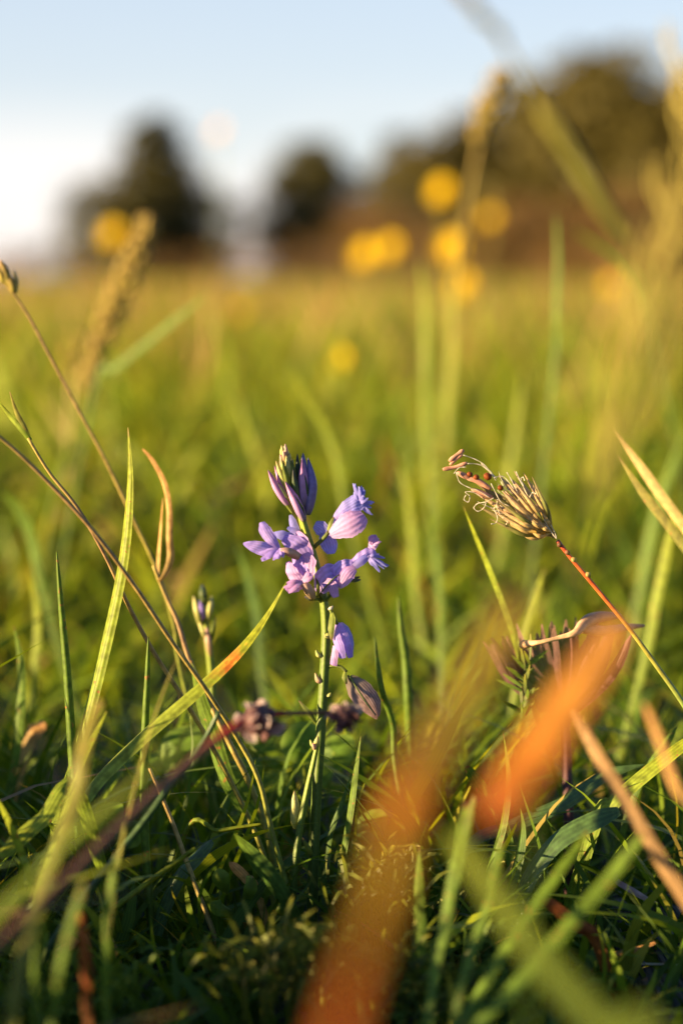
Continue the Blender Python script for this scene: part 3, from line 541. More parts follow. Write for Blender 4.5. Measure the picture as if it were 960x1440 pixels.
petal(f1, 'petal', 'blue', [(408, 724, -.8), (411, 733, -.6), (415, 745, -.6), (419, 752, -.5)], [3, 9, 11, 6], face=(.2, -1, 0))
petal(f1, 'petal', 'blue', [(404, 742, -.4), (410, 745, -.4), (418, 748, -.4)], [3, 7, 6], face=(0, -1, .4))
f2 = flower('pink flower facing down at the lower left')
petal(f2, 'wing', 'pink', [(428, 778, 2.2), (431, 790, 2.7), (430, 803, 2.6), (426, 818, 2)], [10, 22, 22, 9], face=(-.2, -1, .1), cup=.3, wave=.08)
petal(f2, 'wing', 'pink', [(404, 790, 2.4), (408, 803, 2.8), (416, 814, 2.6), (426, 822, 2)], [6, 16, 18, 9], face=(-.4, -1, 0), cup=.35, wave=.08)
petal(f2, 'petal', 'violet', [(416, 782, 2), (420, 796, 2.3), (424, 812, 2.2), (428, 824, 1.8)], [12, 20, 18, 8], face=(-.3, -1, .2), cup=.2, wave=.08)
petal(f2, 'petal', 'pink', [(402, 828, 3), (410, 827, 3.3), (420, 824, 3.1), (430, 822, 2.4)], [7, 12, 14, 9], face=(-.2, -1, -.2), cup=.3, wave=.1)
fringe(f2, 'pink', (424, 818, 3.6), [(401, 829, 3.6), (407, 832, 3.8), (412, 831, 4), (403, 820, 3.8), (440, 812, 4), (437, 806, 4.1)], 7)
b = MB(); b.tube([F(421, 818, 3), F(430, 824, 3.2), F(436, 834, 2.6), F(441, 841, 1.6)], [.0003, .0005, .00068, .0007, .0006, .0003], sides=10, n=16); b.build('corolla_tube', M['cream'], f2)
petal(f2, 'sepal', 'dark_sepal', [(428, 839, 1.6), (436, 843, 1.8), (444, 841, 1.3), (450, 838, .6)], [2, 5, 6, 4], face=(0, -1, -.4), cup=.6)
petal(f2, 'sepal', 'sepal', [(444, 812, 1.4), (447, 822, 1.8), (447, 834, 1.6), (444, 842, 1)], [1, 4, 5, 3], face=(.4, -1, 0), cup=.6)
pedicel(f2, [(438, 841, 1), (446, 842, .8), (454, 848, 0)], .0003)
f3 = flower('violet flower of the lower right with a dark midline')
petal(f3, 'wing', 'violet', [(478, 806, 1.4), (466, 810, 1.8), (455, 818, 1.8), (449, 834, 1.2)], [22, 32, 28, 10], face=(.15, -1, .2), cup=.2, wave=.05)
petal(f3, 'wing', 'pink', [(472, 840, 2), (468, 828, 2.2), (462, 822, 2), (452, 832, 1.4)], [7, 13, 16, 8], face=(.1, -1, -.1), cup=.2)
b = MB(); b.tube([F(477, 808, 2.1), F(465, 817, 2.3), F(450, 835, 1.6)], .0001, sides=5, n=12); b.build('midrib', M['dark_sepal'], f3)
pedicel(f3, [(450, 835, 1.3), (453, 842, .7), (456, 848, 0)], .0003)
f4 = flower('violet flower reaching right with a pale fringed keel')
petal(f4, 'wing', 'violet', [(497, 792, 1.6), (488, 797, 1.9), (478, 806, 1.9), (474, 824, 1.4)], [10, 20, 26, 12], face=(.2, -1, .15), cup=.25, wave=.08)
petal(f4, 'wing', 'pink', [(499, 799, 2.2), (490, 806, 2.4), (482, 818, 2.2), (476, 826, 1.6)], [8, 18, 14, 5], face=(.2, -1, .1), cup=.25)
petal(f4, 'petal', 'violet', [(526, 772, 1), (516, 778, 1.4), (505, 785, 1.5), (494, 794, 1.2)], [10, 14, 14, 8], face=(.1, -1, .4), cup=.4, wave=.08)
petal(f4, 'petal', 'pink', [(524, 752, 1), (525, 762, 1.3), (522, 772, 1.2)], [7, 13, 9], face=(.1, -1, 0), cup=.4, wave=.15)
petal(f4, 'petal', 'blue', [(516, 783, 1.9), (508, 789, 2), (498, 797, 1.8)], [8, 11, 8], face=(.1, -1, -.2), cup=.3)
fringe(f4, 'blue', (517, 783, 1.6), [(545, 797, 1.2), (540, 800, 1.8), (534, 803, 1.4), (541, 785, 1), (533, 779, 1.5), (528, 797, 2)], 4.5)
fringe(f4, 'pink', (523, 767, 1.2), [(533, 757, 1), (534, 763, 1.4), (519, 754, 1.3), (528, 752, .9)], 3.5)
petal(f4, 'sepal', 'dark_sepal', [(507, 815, .8), (500, 816, 1), (490, 817, 1)], [1, 5, 3], face=(0, -1, .3), cup=.6)
petal(f4, 'sepal', 'dark_sepal', [(506, 811, .4), (499, 813, .6), (490, 815, .8)], [1, 4, 3], face=(0, -1, .3), cup=.6)
pedicel(f4, [(497, 793, 1.2), (484, 810, 1.6), (472, 828, 1.4), (462, 840, .8), (457, 848, 0)], .00022)
f5 = flower('large pink winged flower held out to the upper right with a blue fringed crest')
petal(f5, 'wing', 'pink', [(512, 724, 2.2), (502, 731, 2.8), (486, 740, 2.9), (464, 752, 2)], [13, 29, 31, 9], face=(.25, -1, .25), cup=.3, n=22, nu=10)
petal(f5, 'wing', 'blue', [(505, 716, -.5), (492, 722, .2), (478, 730, .4), (464, 744, .4)], [10, 24, 22, 7], face=(.1, -1, .5), cup=.3)
petal(f5, 'petal', 'blue', [(514, 700, .8), (502, 705, 1.4), (486, 714, 1.5), (470, 728, 1)], [16, 22, 18, 6], face=(.1, -1, .4), cup=.45, wave=.05)
fringe(f5, 'blue', (505, 708, 1), [(499, 680, .8), (504, 684, 1.1), (508, 683, .6), (513, 689, 1), (510, 696, 1.5), (523, 709, 1), (522, 714, .6), (524, 724, .8), (517, 702, 1.4), (501, 692, .9)], 5)
petal(f5, 'petal', 'blue', [(442, 738, -.6), (450, 742, -.4), (458, 750, -.4), (462, 757, -.2)], [9, 18, 16, 5], face=(-.1, -1, .3), cup=.2)
petal(f5, 'petal', 'blue', [(465, 779, -.6), (463, 768, -.4), (459, 758, -.4), (456, 748, -.4)], [9, 21, 20, 10], face=(.1, -1, -.1), cup=.2, wave=.06)
petal(f5, 'sepal', 'sepal', [(469, 727, 1.4), (464, 736, 1.6), (461, 746, 1.4)], [2, 6, 5], face=(-.5, -1, 0), cup=.6)
pedicel(f5, [(463, 747, 1), (454, 758, .8), (445, 766, .3), (440, 772, 0)], .00028)
f6 = flower('closed purple flower hanging below the open ones')
petal(f6, 'wing', 'violet', [(493, 925, 1), (488, 908, 1.5), (482, 892, 1.5), (475, 876, .8)], [6, 11, 11, 4], face=(.3, -1, 0), cup=.5, n=18)
petal(f6, 'wing', 'violet', [(481, 926, 1.2), (476, 910, 1.7), (472, 895, 1.6), (472, 878, .8)], [9, 13, 11, 5], face=(-.3, -1, 0), cup=.5, n=18)
petal(f6, 'petal', 'pink', [(468, 936, .8), (470, 922, 1.4), (472, 908, 1.2)], [9, 9, 8], face=(-.1, -1, 0), cup=.4)
petal(f6, 'petal', 'blue', [(493, 922, .4), (490, 903, .4), (484, 886, .4), (478, 876, .2)], [5, 14, 14, 5], face=(.5, -1, .2), cup=.5)
petal(f6, 'sepal', 'sepal', [(466, 900, 1.6), (465, 885, 1.8), (466, 870, 1.4), (465, 860, .6)], [3, 9, 9, 3], face=(-.2, -1, 0), cup=.5)
pedicel(f6, [(474, 878, .8), (468, 866, .8), (464, 858, .4), (459, 857, 0)], .00022)
cp = bpy.data.objects.new('seed_pod', None); S.collection.objects.link(cp); cp.parent = mw; cp['label'] = 'papery brown winged seed pod on a bent stalk'
petal(cp, 'wing', 'papery', [(531, 1008, 1), (525, 988, 1.6), (509, 967, 1.7), (492, 951, 1)], [4, 19, 20, 6], face=(.3, -1, .2), cup=.35, n=24, nu=10)
petal(cp, 'wing', 'papery', [(530, 1011, .6), (512, 994, .9), (496, 975, 1), (487, 950, .8)], [3, 15, 15, 6], face=(-.2, -1, -.1), cup=.35, n=24, nu=10)
b = MB(); b.tube([F(528, 1006, 1.9), F(512, 984, 2.3), F(492, 952, 1.3)], .00013, sides=5, n=16); b.build('midrib', M['dark_sepal'], cp)
petal(cp, 'sepal', 'sepal', [(487, 962, 1.4), (484, 953, 1.4), (485, 944, .9)], [2, 7, 4], cup=.5)
pedicel(cp, [(487, 945, .8), (479, 938, .6), (467, 936, .4), (459, 940, 0)], .00024)
for px_, py_, ex, ey in [(446, 1020, 420, 985), (441, 1210, 425, 1178)]:
    petal(mw, 'leaf', 'sepal', [(ex, ey, 1), ((ex+px_)/2, (ey+py_)/2, 1.4), (px_, py_, 0)], [1, 8, 3], cup=.5)
# second milkwort shoots
m2 = empty('milkwort', F(412, 1330, 3), 'short budding milkwort stem leaning against the tall one, low down', 'wildflower')
b = MB(); b.tube([F(447, 1042, 1.5), F(440, 1075, 1.5), F(430, 1120, 2), F(420, 1175, 2.5), F(413, 1240, 3), F(410, 1335, 3)], [.00025, .0004, .00045, .0005, .0005, .0005], sides=9, n=40); b.build('stem', M['stem'], m2)
for a, c, w_, m_ in [((447, 1035), (444, 1052), 9, 'young'), ((440, 1045), (444, 1056), 7, 'cream'), ((414, 1112), (416, 1165), 15, 'young'), ((437, 1088), (434, 1104), 6, 'young')]:
    spindle('bud', m_, a, c, w_, 2.2, parent=m2)
m3 = empty('milkwort', P(300, 1300, .36), 'blurred small milkwort with one violet bud among the grass left of the flower', 'wildflower')
b = MB(); b.tube([P(286, 850, .36), P(292, 900, .36), P(298, 960, .36), P(300, 1060, .36), P(298, 1180, .36), P(300, 1310, .36)], .0006, sides=7, n=30); b.build('stem', M['stem'], m3)
for a, c, w_, m_ in [((284, 822), (287, 850), 15, 'dark_sepal'), ((272, 838), (282, 880), 12, 'young'), ((298, 838), (292, 876), 12, 'young'), ((281, 842), (285, 872), 11, 'violet'), ((290, 880), (296, 925), 12, 'cream'), ((278, 870), (292, 905), 8, 'young'), ((303, 868), (296, 900), 9, 'sepal')]:
    b = MB(); b.tube([P(*a, .36), P((a[0]+c[0])/2, (a[1]+c[1])/2, .358), P(*c, .36)], [w_*.38*K*.36*p for p in [.1, .6, 1, 1, .8, .4]], n=10); b.build('bud', M[m_], m3)

# ------------------------------------------------------------------ grass flower head on the right
sv = empty('flowering_grass_stalk', Vector((P(1010, 1085, A).x+.01, P(1010, 1085, A).y, 0)), 'arching red grass stalk with a golden flower head and drooping white stigmas', 'grass stalk')
b = MB(); b.tube([F(783, 760), F(800, 782), F(825, 812), F(850, 842), F(885, 885), F(920, 933), F(960, 990), F(1000, 1060), F(1030, 1150), F(1045, 1240), Vector((P(1050, 1300, A).x, P(1050, 1300, A).y, -.002))],
                 [.0003, .00028, .0003, .0003, .0003, .00034, .00038, .0004, .0005, .0006, .0006], sides=8, n=60)
svs = b.build('stem', M['red_stalk'], sv)
for px_, py_ in [(786, 766), (797, 777), (806, 787), (826, 808)]:
    b = MB(); b.tube([F(px_-2, py_-3, .2), F(px_, py_, .35), F(px_+3, py_+3, .2)], [.0001, .0003, .00042, .0003, .0001], sides=7, n=7); b.build('stem_scale', M['straw' if px_ > 800 else 'maroon_stalk'], svs)
B0 = (781, 757)
gl = [((690, 690), 18, 1.8, 'glume_green'), ((700, 668), 15, 1.2, 'glume'), ((716, 672), 16, 1.6, 'glume'), ((690, 706), 16, 2.4, 'glume'), ((672, 712), 12, .6, 'glume_green'), ((698, 722), 14, 1.9, 'glume'),
      ((712, 728), 13, .9, 'glume'), ((730, 684), 14, .9, 'glume'), ((722, 662), 9, .2, 'glume'), ((742, 690), 11, 1.8, 'glume'), ((735, 664), 7, -.6, 'glume'), ((706, 690), 17, 3.0, 'glume'), ((680, 700), 15, 1.5, 'glume'),
      ((660, 672), 11, .8, 'glume_green'), ((672, 680), 14, 1.8, 'glume_green'), ((727, 700), 15, 2.8, 'glume'), ((716, 742), 9, .3, 'glume'), ((750, 706), 10, 2.4, 'glume'), ((666, 692), 9, 2.0, 'glume'), ((745, 722), 14, 3.0, 'glume'), ((734, 738), 11, 1.8, 'glume')]
for k in range(22):
    q = random.uniform(0, 1); gl.append(((690+55*q+random.uniform(-12, 12), 712-28*q+random.uniform(-24, 24)), random.uniform(5, 9), random.uniform(1.5, 3.6), random.choice(['glume', 'glume', 'glume_green'])))
for (tx, ty), w_, t_, m_ in gl:
    if tx > 728: w_ = min(w_, 6.5)
    b = MB(); mxp, myp = tx*.45+B0[0]*.55, ty*.45+B0[1]*.55
    ox, oy = (mxp-740)*.12+random.uniform(-1, 1), (myp-722)*.28+random.uniform(-1, 1)
    b.ribbon([F(tx, ty, t_), F((tx+mxp)/2+ox*.6, (ty+myp)/2+oy*.6, t_+.8), F(mxp+ox, myp+oy, t_+.9), F(B0[0]-6, B0[1]-7, .5), F(*B0, 0)], [w_*1.0*K*FOCUS*p for p in [.04, .35, .7, .95, 1, .85, .6, .3, .08]], fold=.7, nu=6, n=18,
             face=Vector(((random.uniform(-.5, .5)), -1, random.uniform(-.4, .4))).normalized())
    b.build('glume', M[m_], sv)
for k in range(46):
    q = random.uniform(.1, 1); sd_ = random.choice([-1, 1])*random.uniform(.4, 1.1); bx_, by_ = 768-72*q+sd_*10*q, 745-48*q-sd_*17*q
    ex_, ey_ = bx_-random.uniform(8, 20)+sd_*4, by_-random.uniform(4, 12)-sd_*random.uniform(2, 6)
    b = MB(); b.tube([F(ex_, ey_, 2.6), F((bx_+ex_)/2-1, (by_+ey_)/2+1, 2.9), F(bx_, by_, 2.6)], [.00002, .00004, .00005], sides=4, n=5); b.build('bristle', M['filament'], sv)
for pts, w_ in [(((652, 633), (642, 640), (631, 649)), 7), (((650, 639), (641, 646), (632, 654)), 5), (((657, 651), (640, 657), (622, 660)), 6.5)]:
    b = MB(); b.tube([F(*p, 2) for p in pts], [w_*.5*K*FOCUS*q for q in [.5, 1, .8, .8, 1, .5]], sides=7, n=12); b.build('anther', M['anther'], sv)
for pts in [((652, 672), (670, 676), (690, 688)), ((662, 688), (675, 693), (692, 700)), ((642, 664), (650, 668), (662, 674))]:
    b = MB(); b.tube([F(*p, 2.6) for p in pts], [4.2*K*FOCUS*q for q in [.2, .8, 1, .9, .5]], sides=7, n=12); b.build('anther', M['anther'], sv)
for px_, py_, r_ in [(685, 670, 5.5), (669, 671, 4), (660, 667, 3.8), (703, 686, 4)]:
    b = MB(); b.tube([F(px_-r_, py_-r_*.4, 2.8), F(px_, py_, 2.9), F(px_+r_, py_+r_*.5, 2.8)], [r_*K*FOCUS*q for q in [.1, .75, .95, .95, .75, .1]], sides=9, n=10); b.build('orange_mite', M['orange'] if False else M['red_tip'], sv)
fil = [((651, 640), (668, 646), (682, 655), (695, 672)), ((657, 652), (672, 653), (684, 660), (697, 676)), ((638, 666), (645, 658), (655, 657)), ((641, 664), (646, 678), (660, 686), (672, 690), (688, 700)),
       ((655, 696), (652, 702), (658, 706), (660, 698), (654, 692), (664, 692), (676, 698)), ((684, 706), (672, 708), (666, 714), (672, 719), (680, 714), (684, 706), (694, 700)),
       ((690, 737), (697, 735), (699, 727), (696, 719), (703, 717), (700, 713), (694, 715), (698, 724)), ((711, 738), (715, 732), (722, 734)), ((706, 728), (714, 733), (726, 738)),
       ((712, 664), (718, 674), (724, 686), (728, 694)), ((725, 663), (731, 676), (738, 690), (745, 704), (756, 720), (766, 736)), ((737, 676), (735, 671), (732, 674), (736, 684)), ((754, 695), (748, 693), (744, 700)),
       ((694, 672), (706, 670), (714, 677), (722, 688)), ((690, 680), (698, 696), (704, 706), (716, 712)), ((676, 652), (690, 664), (698, 674)), ((728, 712), (726, 706), (729, 702)), ((699, 702), (698, 712), (702, 722), (706, 726)),
       ((750, 712), (752, 722), (760, 732), (770, 742)), ((764, 730), (772, 744), (780, 756)), ((768, 742), (776, 750), (782, 758)), ((774, 738), (779, 748), (782, 757))]
for i, pts in enumerate(fil):
    t0 = 3.0 if i < 16 else 3.2
    b = MB(); n_ = len(pts)*6
    b.tube([F(*p, t0 if k else t0+.3) for k, p in enumerate(pts)], [.00006+.00002*math.sin(k) for k in range(n_)], sides=5, n=n_); b.build('stigma', M['filament'], sv)

# ------------------------------------------------------------------ other seed heads (out of focus)
def seedhead(name, label, cat, axis, d, wpx, mat, stem_pts, stem_w, stem_mat, nspk=60, spread=.9, splen=26, group=None, root=True):
    pp = [P(*p, d) if len(p) == 2 else P(*p) for p in stem_pts]
    if root: pp = rooted(pp)
    o = empty(name, pp[-1], label, cat, group)
    b = MB(); b.tube(pp, stem_w*.0005, sides=7, n=40); b.build('stem', M[stem_mat], o)
    ax = [P(*p, d) if len(p) == 2 else P(*p) for p in axis]; ax, ws = resample(ax, [1]*len(ax), 40)
    kk = K*d
    for i in range(nspk):
        t = i/(nspk-1); j = min(int(t*38), 38); c = ax[j]; tn = (ax[j]-ax[j+1]).normalized()
        ww = wpx*(.35+.65*math.sin(math.pi*min(1, .12+t*.8)))*.5
        a = i*2.4; side = RT*math.cos(a)+FW*math.sin(a); side = (side-tn*side.dot(tn)).normalized()
        tip = c + side*(ww*kk*spread) + tn*(splen*kk*random.uniform(.4, .9)); mdl = c.lerp(tip, .5)+side*(ww*kk*.4)
        b = MB(); b.tube([tip, mdl, c], [kk*wpx*.16*q for q in [.05, .7, 1, 1, .7, .2]], sides=5, n=7); b.build('spikelet', M[mat], o)
    return o
seedhead('foxtail_grass', 'thick golden foxtail seed head leaning right, blurred, on the left', 'grass seed head', [(204, 325), (190, 365), (170, 410), (150, 460), (128, 520), (118, 560)], .60, 35, 'seedhead_tan',
         [(200, 330), (150, 460), (118, 560), (95, 640), (70, 740), (55, 850)], 1.5, 'yellow_green', nspk=80, splen=34)
seedhead('foxtail_grass', 'short blurred tan seed head standing just left of the thick golden one', 'grass seed head', [(112, 478), (105, 500), (103, 530)], .66, 30, 'seedhead_green',
         [(112, 480), (103, 530), (98, 600), (92, 700)], 1.6, 'straw', nspk=18, splen=26)
seedhead('foxtail_grass', 'small pinkish tan seed head high against the dark trees', 'grass seed head', [(702, 112), (690, 140), (678, 170), (673, 205)], .75, 34, 'seedhead_tan',
         [(700, 115), (673, 205), (655, 300), (640, 400), (628, 520), (620, 650)], 1.6, 'seedhead_green', nspk=26, splen=28)
seedhead('foxtail_grass', 'blurred arching grass stalk with a drooping head at the top edge, right of centre', 'grass seed head', [(640, -20), (665, 10), (690, 35), (715, 55)], .185, 22, 'olive',
         [(640, -20), (690, 35), (722, 85), (760, 150), (800, 210), (845, 285), (885, 345), (930, 420), (990, 530), (1060, 700)], .45, 'olive', nspk=18, splen=24)
b = MB(); pl = empty('grass_leaf_sheath', P(882, 340, .199), 'thick pale olive leaf sheath around the arching stalk before the dark trees', 'grass blade')
b.tube([P(752, 137, .199), P(768, 163, .199), P(800, 210, .199), P(845, 285, .199), P(882, 340, .199)], [.0002, .0008, .0009, .0008, .0005], n=24); b.build('sheath', M['olive'], pl)
# big fibrous plume close to the lens on the right
pb = P(740, 1560, .165)
plume = empty('grass_plume', Vector((pb.x, pb.y, 0)), 'large pale tan feathery grass plume, very blurred, close on the right side', 'grass seed head')
b = MB(); b.tube([P(1050, 120, .2), P(985, 310, .195), P(925, 450, .19), P(870, 600, .185), P(830, 740, .18), P(780, 900, .178), P(750, 1000, .175), P(745, 1250, .17), Vector((pb.x, pb.y, -.002))], .0002, sides=6, n=40); b.build('stem', M['green'], plume)
axp, _ = resample([P(1040, 150, .2), P(985, 310, .195), P(925, 450, .19), P(870, 600, .185), P(830, 740, .18)], 1, 60)
for i in range(125):
    f = (i/125)**1.35; j = int(f*57)+1; tn = (axp[j-1]-axp[j+1]).normalized(); a = i*2.4; kk = K*.18
    side = RT*math.cos(a)+FW*math.sin(a)*.5; side = (side-tn*side.dot(tn)).normalized()
    wq = (1.15-.85*f)*random.uniform(.3, 1.2); c = axp[j]+side*(30*kk*wq)
    tip = c+side*(85*kk*wq)+tn*(random.uniform(110, 200)*kk)
    b = MB(); b.tube([tip, c.lerp(tip, .5)+side*(22*kk*wq), c], [.00004, .00017*(1.1-.6*f), .00013*(1.1-.6*f), .00006], sides=5, n=9); b.build('awn', M['awn'], plume)

# dry clover-like heads on the maroon stalk
ms = empty('dry_seed_stalk', P(-60, 1400, .21), 'blurred maroon stalk in the lower left foreground', 'dry stalk')
b = MB(); b.tube([P(345, 1012, .26), P(322, 1028, .258), P(295, 1048, .256), P(240, 1095, .25), P(170, 1160, .24), P(90, 1240, .228), P(0, 1325, .218), P(-80, 1410, .21), Vector((P(-90, 1420, .21).x-.01, P(-90, 1420, .21).y, -.002))], [.0004, .0005, .0005, .00045, .00045, .0005, .0005, .0005, .0005], sides=7, n=50); b.build('stem', M['maroon_stalk'], ms)
def dryhead(label, cx, cy, d, rpx, mat):
    o = empty('withered_flower', P(cx, cy, d), label, 'dry seed head', 'dry seed heads on the maroon stalk'); kk = K*d
    b = MB(); b.tube([P(cx-rpx*.5, cy+2, d), P(cx, cy, d), P(cx+rpx*.5, cy, d)], [rpx*kk*q for q in [.1, .45, .6, .45, .1]], sides=9, n=9); b.build('core', M['dead_purple'], o)
    for i in range(26):
        a = random.uniform(0, 2*math.pi); e = random.uniform(-1, 1)
        v = Vector((math.cos(a)*math.sqrt(1-e*e)*1.15, e, math.sin(a)*math.sqrt(1-e*e)*.85))
        c = P(cx, cy, d); tip = c+v*(rpx*kk*random.uniform(.7, 1.0)); q_ = v.cross(Vector((random.uniform(-1, 1), random.uniform(-1, 1), random.uniform(-1, 1)))).normalized()
        b = MB(); b.ribbon([tip, c+v*(rpx*kk*.65)+q_*rpx*kk*.15, c+v*(rpx*kk*.25)], [rpx*kk*q for q in [.1, .5, .6, .3]], face=v.cross(q_), fold=.5, n=7); b.build('dry_floret', M[mat if i % 3 else 'dead_purple'], o)
    return o
dryhead('blurred dark brown dry seed head left of the milkwort stem, where the red stalk ends', 361, 1013, .283, 38, 'dead_grey')
dryhead('blurred grey dry seed head touching the milkwort stem on its right', 485, 1010, .287, 28, 'dead_grey')
b = MB(); b.tube([P(385, 1004, .285), P(420, 1003, .286), P(465, 1002, .287)], .0003, sides=6, n=12); tag(b.build('thin_stalk', M['maroon_stalk']), 'thin red stalk joining the two dry seed heads across the milkwort stem', 'dry stalk')

# dead purple clump and twig on the right
dc = empty('dead_flower_head', P(790, 1010, .34), 'dark purple brown dried flower head behind the orange leaf', 'dead flower')
for i in range(95):
    c0 = P(785+random.uniform(-22, 22), 1000, .345); a = -.15+random.uniform(-.75, .75)
    ln = random.uniform(60, 145)*K*.345
    v = (RT*math.sin(a)+UP*math.cos(a)+FW*random.uniform(-.4, .4)).normalized()
    tip = c0+v*ln; mdl = c0+v*ln*.5+RT*math.sin(a)*ln*.15
    b = MB(); b.ribbon([tip, mdl, c0], [.0003, .0017, .0019, .0008], fold=.5, n=9, tw=(R(random.uniform(-50, 50)), 0)); b.build('dry_petal', M['dead_purple'], dc)
b = MB(); b.tube([P(790, 1000, .345), P(795, 1060, .345), P(800, 1200, .345), Vector((P(800, 1200, .345).x, P(800, 1200, .345).y, -.002))], .0008, sides=7, n=20); b.build('stem', M['dead_purple'], dc)
tw_ = empty('twig', P(733, 908, .33), 'pale tan crooked twig lying over the purple dried flower head', 'twig')
b = MB(); b.tube([P(731, 907, .332), P(738, 906, .332), P(760, 903, .33), P(785, 897, .33), P(808, 890, .33), P(822, 876, .332), P(842, 868, .334), P(870, 866, .337)], [.0005, .0007, .00035, .0003, .0004, .0007, .0010, .0008, .0004], sides=8, n=40); b.build('stem', M['twig'], tw_)
b = MB(); b.tube([P(815, 882, .332), P(845, 888, .334), P(880, 882, .338), P(905, 880, .34)], [.0009, .0008, .0005, .0002], sides=7, n=16); b.build('side_branch', M['twig'], tw_)
# small leafy sprig
sp_ = empty('leafy_sprig', P(742, 1010, .34), 'small yellow green sprig between the two orange leaves', 'plant')
for k in range(26):
    a = random.uniform(-1.2, 1.2); ln = random.uniform(14, 40)*K*.34; c0 = P(735+random.uniform(-6, 10), 1010-k*3.2, .338)
    v = (RT*math.sin(a)+UP*math.cos(a)-FW*random.uniform(-.3, .5)).normalized()
    b = MB(); b.ribbon([c0+v*ln, c0+v*ln*.5, c0], [.0001, .0006, .0003], n=6, nu=2); b.build('leaf', M['moss' if k % 2 else 'herb'], sp_)

# ------------------------------------------------------------------ low herbs
def roundleaf(parent, c, r, nrm, mat, name='leaflet', notch=False):
    nrm = Vector(nrm).normalized(); x = nrm.orthogonal().normalized(); y = nrm.cross(x); b = MB(); rows = []
    for i in range(6):
        t = i/5; rows.append([c + x*(r*t*math.cos(q)*(1-.12*math.cos(q)*t)) + y*(r*.85*t*math.sin(q)) + nrm*(-r*.22*t*t + r*.08*math.sin(3*q)*t) for q in np.linspace(0, 2*math.pi, 15)[:-1]])
    b.grid(rows, closed=True); return b.build(name, M[mat], parent)
def herb(name, label, cat, spots, mat, stem_to, group=None):
    base = stem_to; o = empty(name, base, label, cat, group)
    for (px_, py_, d, rpx, nrm) in spots:
        c = P(px_, py_, d); roundleaf(o, c, rpx*K*d, nrm, mat)
        b = MB(); b.tube([c, c.lerp(base, .5)+Vector((0, 0, .002)), base], .00025, sides=5, n=8); b.build('leaf_stalk', M['stem'], o)
    return o
def gp(px_, d, z=-.002): p = P(px_, 720, d); return Vector((p.x, p.y, z))
herb('clover', 'round translucent clover leaves behind the milkwort stem', 'clover', [(425, 1045, .35, 34, (.4, -1, .4)), (470, 1058, .36, 30, (-.4, -1, .5)), (445, 1085, .355, 26, (0, -1, .8))], 'round', gp(440, .36))
herb('clover', 'pale round clover leaves left of the dry brown seed head', 'clover', [(250, 1052, .355, 36, (-.3, -1, .5)), (285, 1078, .36, 30, (.3, -1, .6)), (215, 1080, .362, 28, (-.6, -1, .6))], 'round', gp(255, .365))
herb('clover', 'blurred clover leaves low behind the stem on its left', 'clover', [(345, 1090, .37, 30, (.3, -1, .6)), (380, 1105, .375, 26, (-.3, -1, .7)), (330, 1130, .37, 24, (-.5, -1, .7))], 'round', gp(350, .38))
def creeping(label, px0, py0, d, spots, base):
    o = empty('creeping_herb', base, label, 'plant', 'creeping herbs on the ground')
    for (dx, dy, ln, wd, ang) in spots:
        c0 = P(px0+dx, py0+dy, d); v = (RT*math.sin(R(ang))+UP*math.cos(R(ang))-FW*.3).normalized()
        kk = K*d; b = MB(); b.ribbon([c0+v*ln*kk, c0+v*ln*kk*.55-FW*.0008, c0], [kk*wd*q for q in [.15, .75, 1, .9, .6, .2]], nu=6, n=12, fold=.5, face=Vector((random.uniform(-.5, .5), -1, random.uniform(0, .8))).normalized()); b.build('leaf', M['herb'], o)
    b = MB(); b.tube([P(px0, py0-30, d), P(px0, py0+10, d), base], .0004, sides=6, n=10); b.build('stem', M['stem'], o)
creeping('small creeping herb with curled rounded leaves left of the stem base', 350, 1262, .318, [(-30, -5, 42, 26, -20), (-8, 12, 46, 20, 20), (18, 0, 48, 20, 35), (28, 22, 36, 22, 70), (-22, 20, 36, 24, -65), (10, -25, 34, 16, 10), (30, 45, 30, 20, 110), (0, 40, 34, 22, 170)], gp(352, .319))
creeping('lowest creeping herb with a notched shining leaf near the bottom edge', 290, 1362, .312, [(0, 0, 42, 34, -50), (5, 14, 46, 30, -85), (25, 2, 40, 24, 40), (35, 12, 42, 26, 85), (0, 24, 40, 28, -130), (20, -10, 30, 18, 5), (20, 30, 36, 24, 150)], gp(300, .312))
creeping('small pair of leaves low on the left with brown edges', 190, 1380, .30, [(0, 0, 36, 20, -40), (8, 4, 36, 18, 25), (0, 12, 30, 18, -90), (12, 16, 30, 18, 80)], gp(192, .30))
creeping('creeping herb with lit oval leaves left of the broad pointed leaf', 232, 1300, .325, [(0, 0, 44, 30, -40), (14, 6, 44, 26, 30), (5, 18, 40, 26, -95), (22, 22, 40, 26, 85), (10, 34, 36, 24, 160)], gp(236, .326))
creeping('creeping herb with pale leaves between the two milkwort stems and the moss', 470, 1330, .31, [(0, 0, 40, 26, -30), (12, 4, 42, 24, 25), (2, 16, 38, 24, -85), (20, 16, 40, 24, 75), (8, 30, 34, 22, 150)], gp(474, .311))
creeping('creeping herb in the dark turf near the striped folded blade', 640, 1300, .325, [(0, 0, 40, 28, -45), (14, 2, 40, 26, 35), (0, 18, 36, 24, -100), (18, 20, 36, 24, 95)], gp(644, .326))
herb('clover', 'small clover leaves low on the left under the orange spotted blade', 'clover', [(150, 1150, .335, 26, (-.4, -1, .6)), (182, 1172, .34, 24, (.2, -1, .8)), (128, 1180, .338, 22, (-.7, -1, .6))], 'round', gp(152, .345))
herb('clover', 'small clover leaves right of the milkwort stem in the shade', 'clover', [(520, 1160, .345, 26, (-.4, -1, .6)), (552, 1178, .345, 22, (-.1, -1, .8)), (505, 1188, .34, 22, (-.7, -1, .6))], 'round', gp(525, .35))
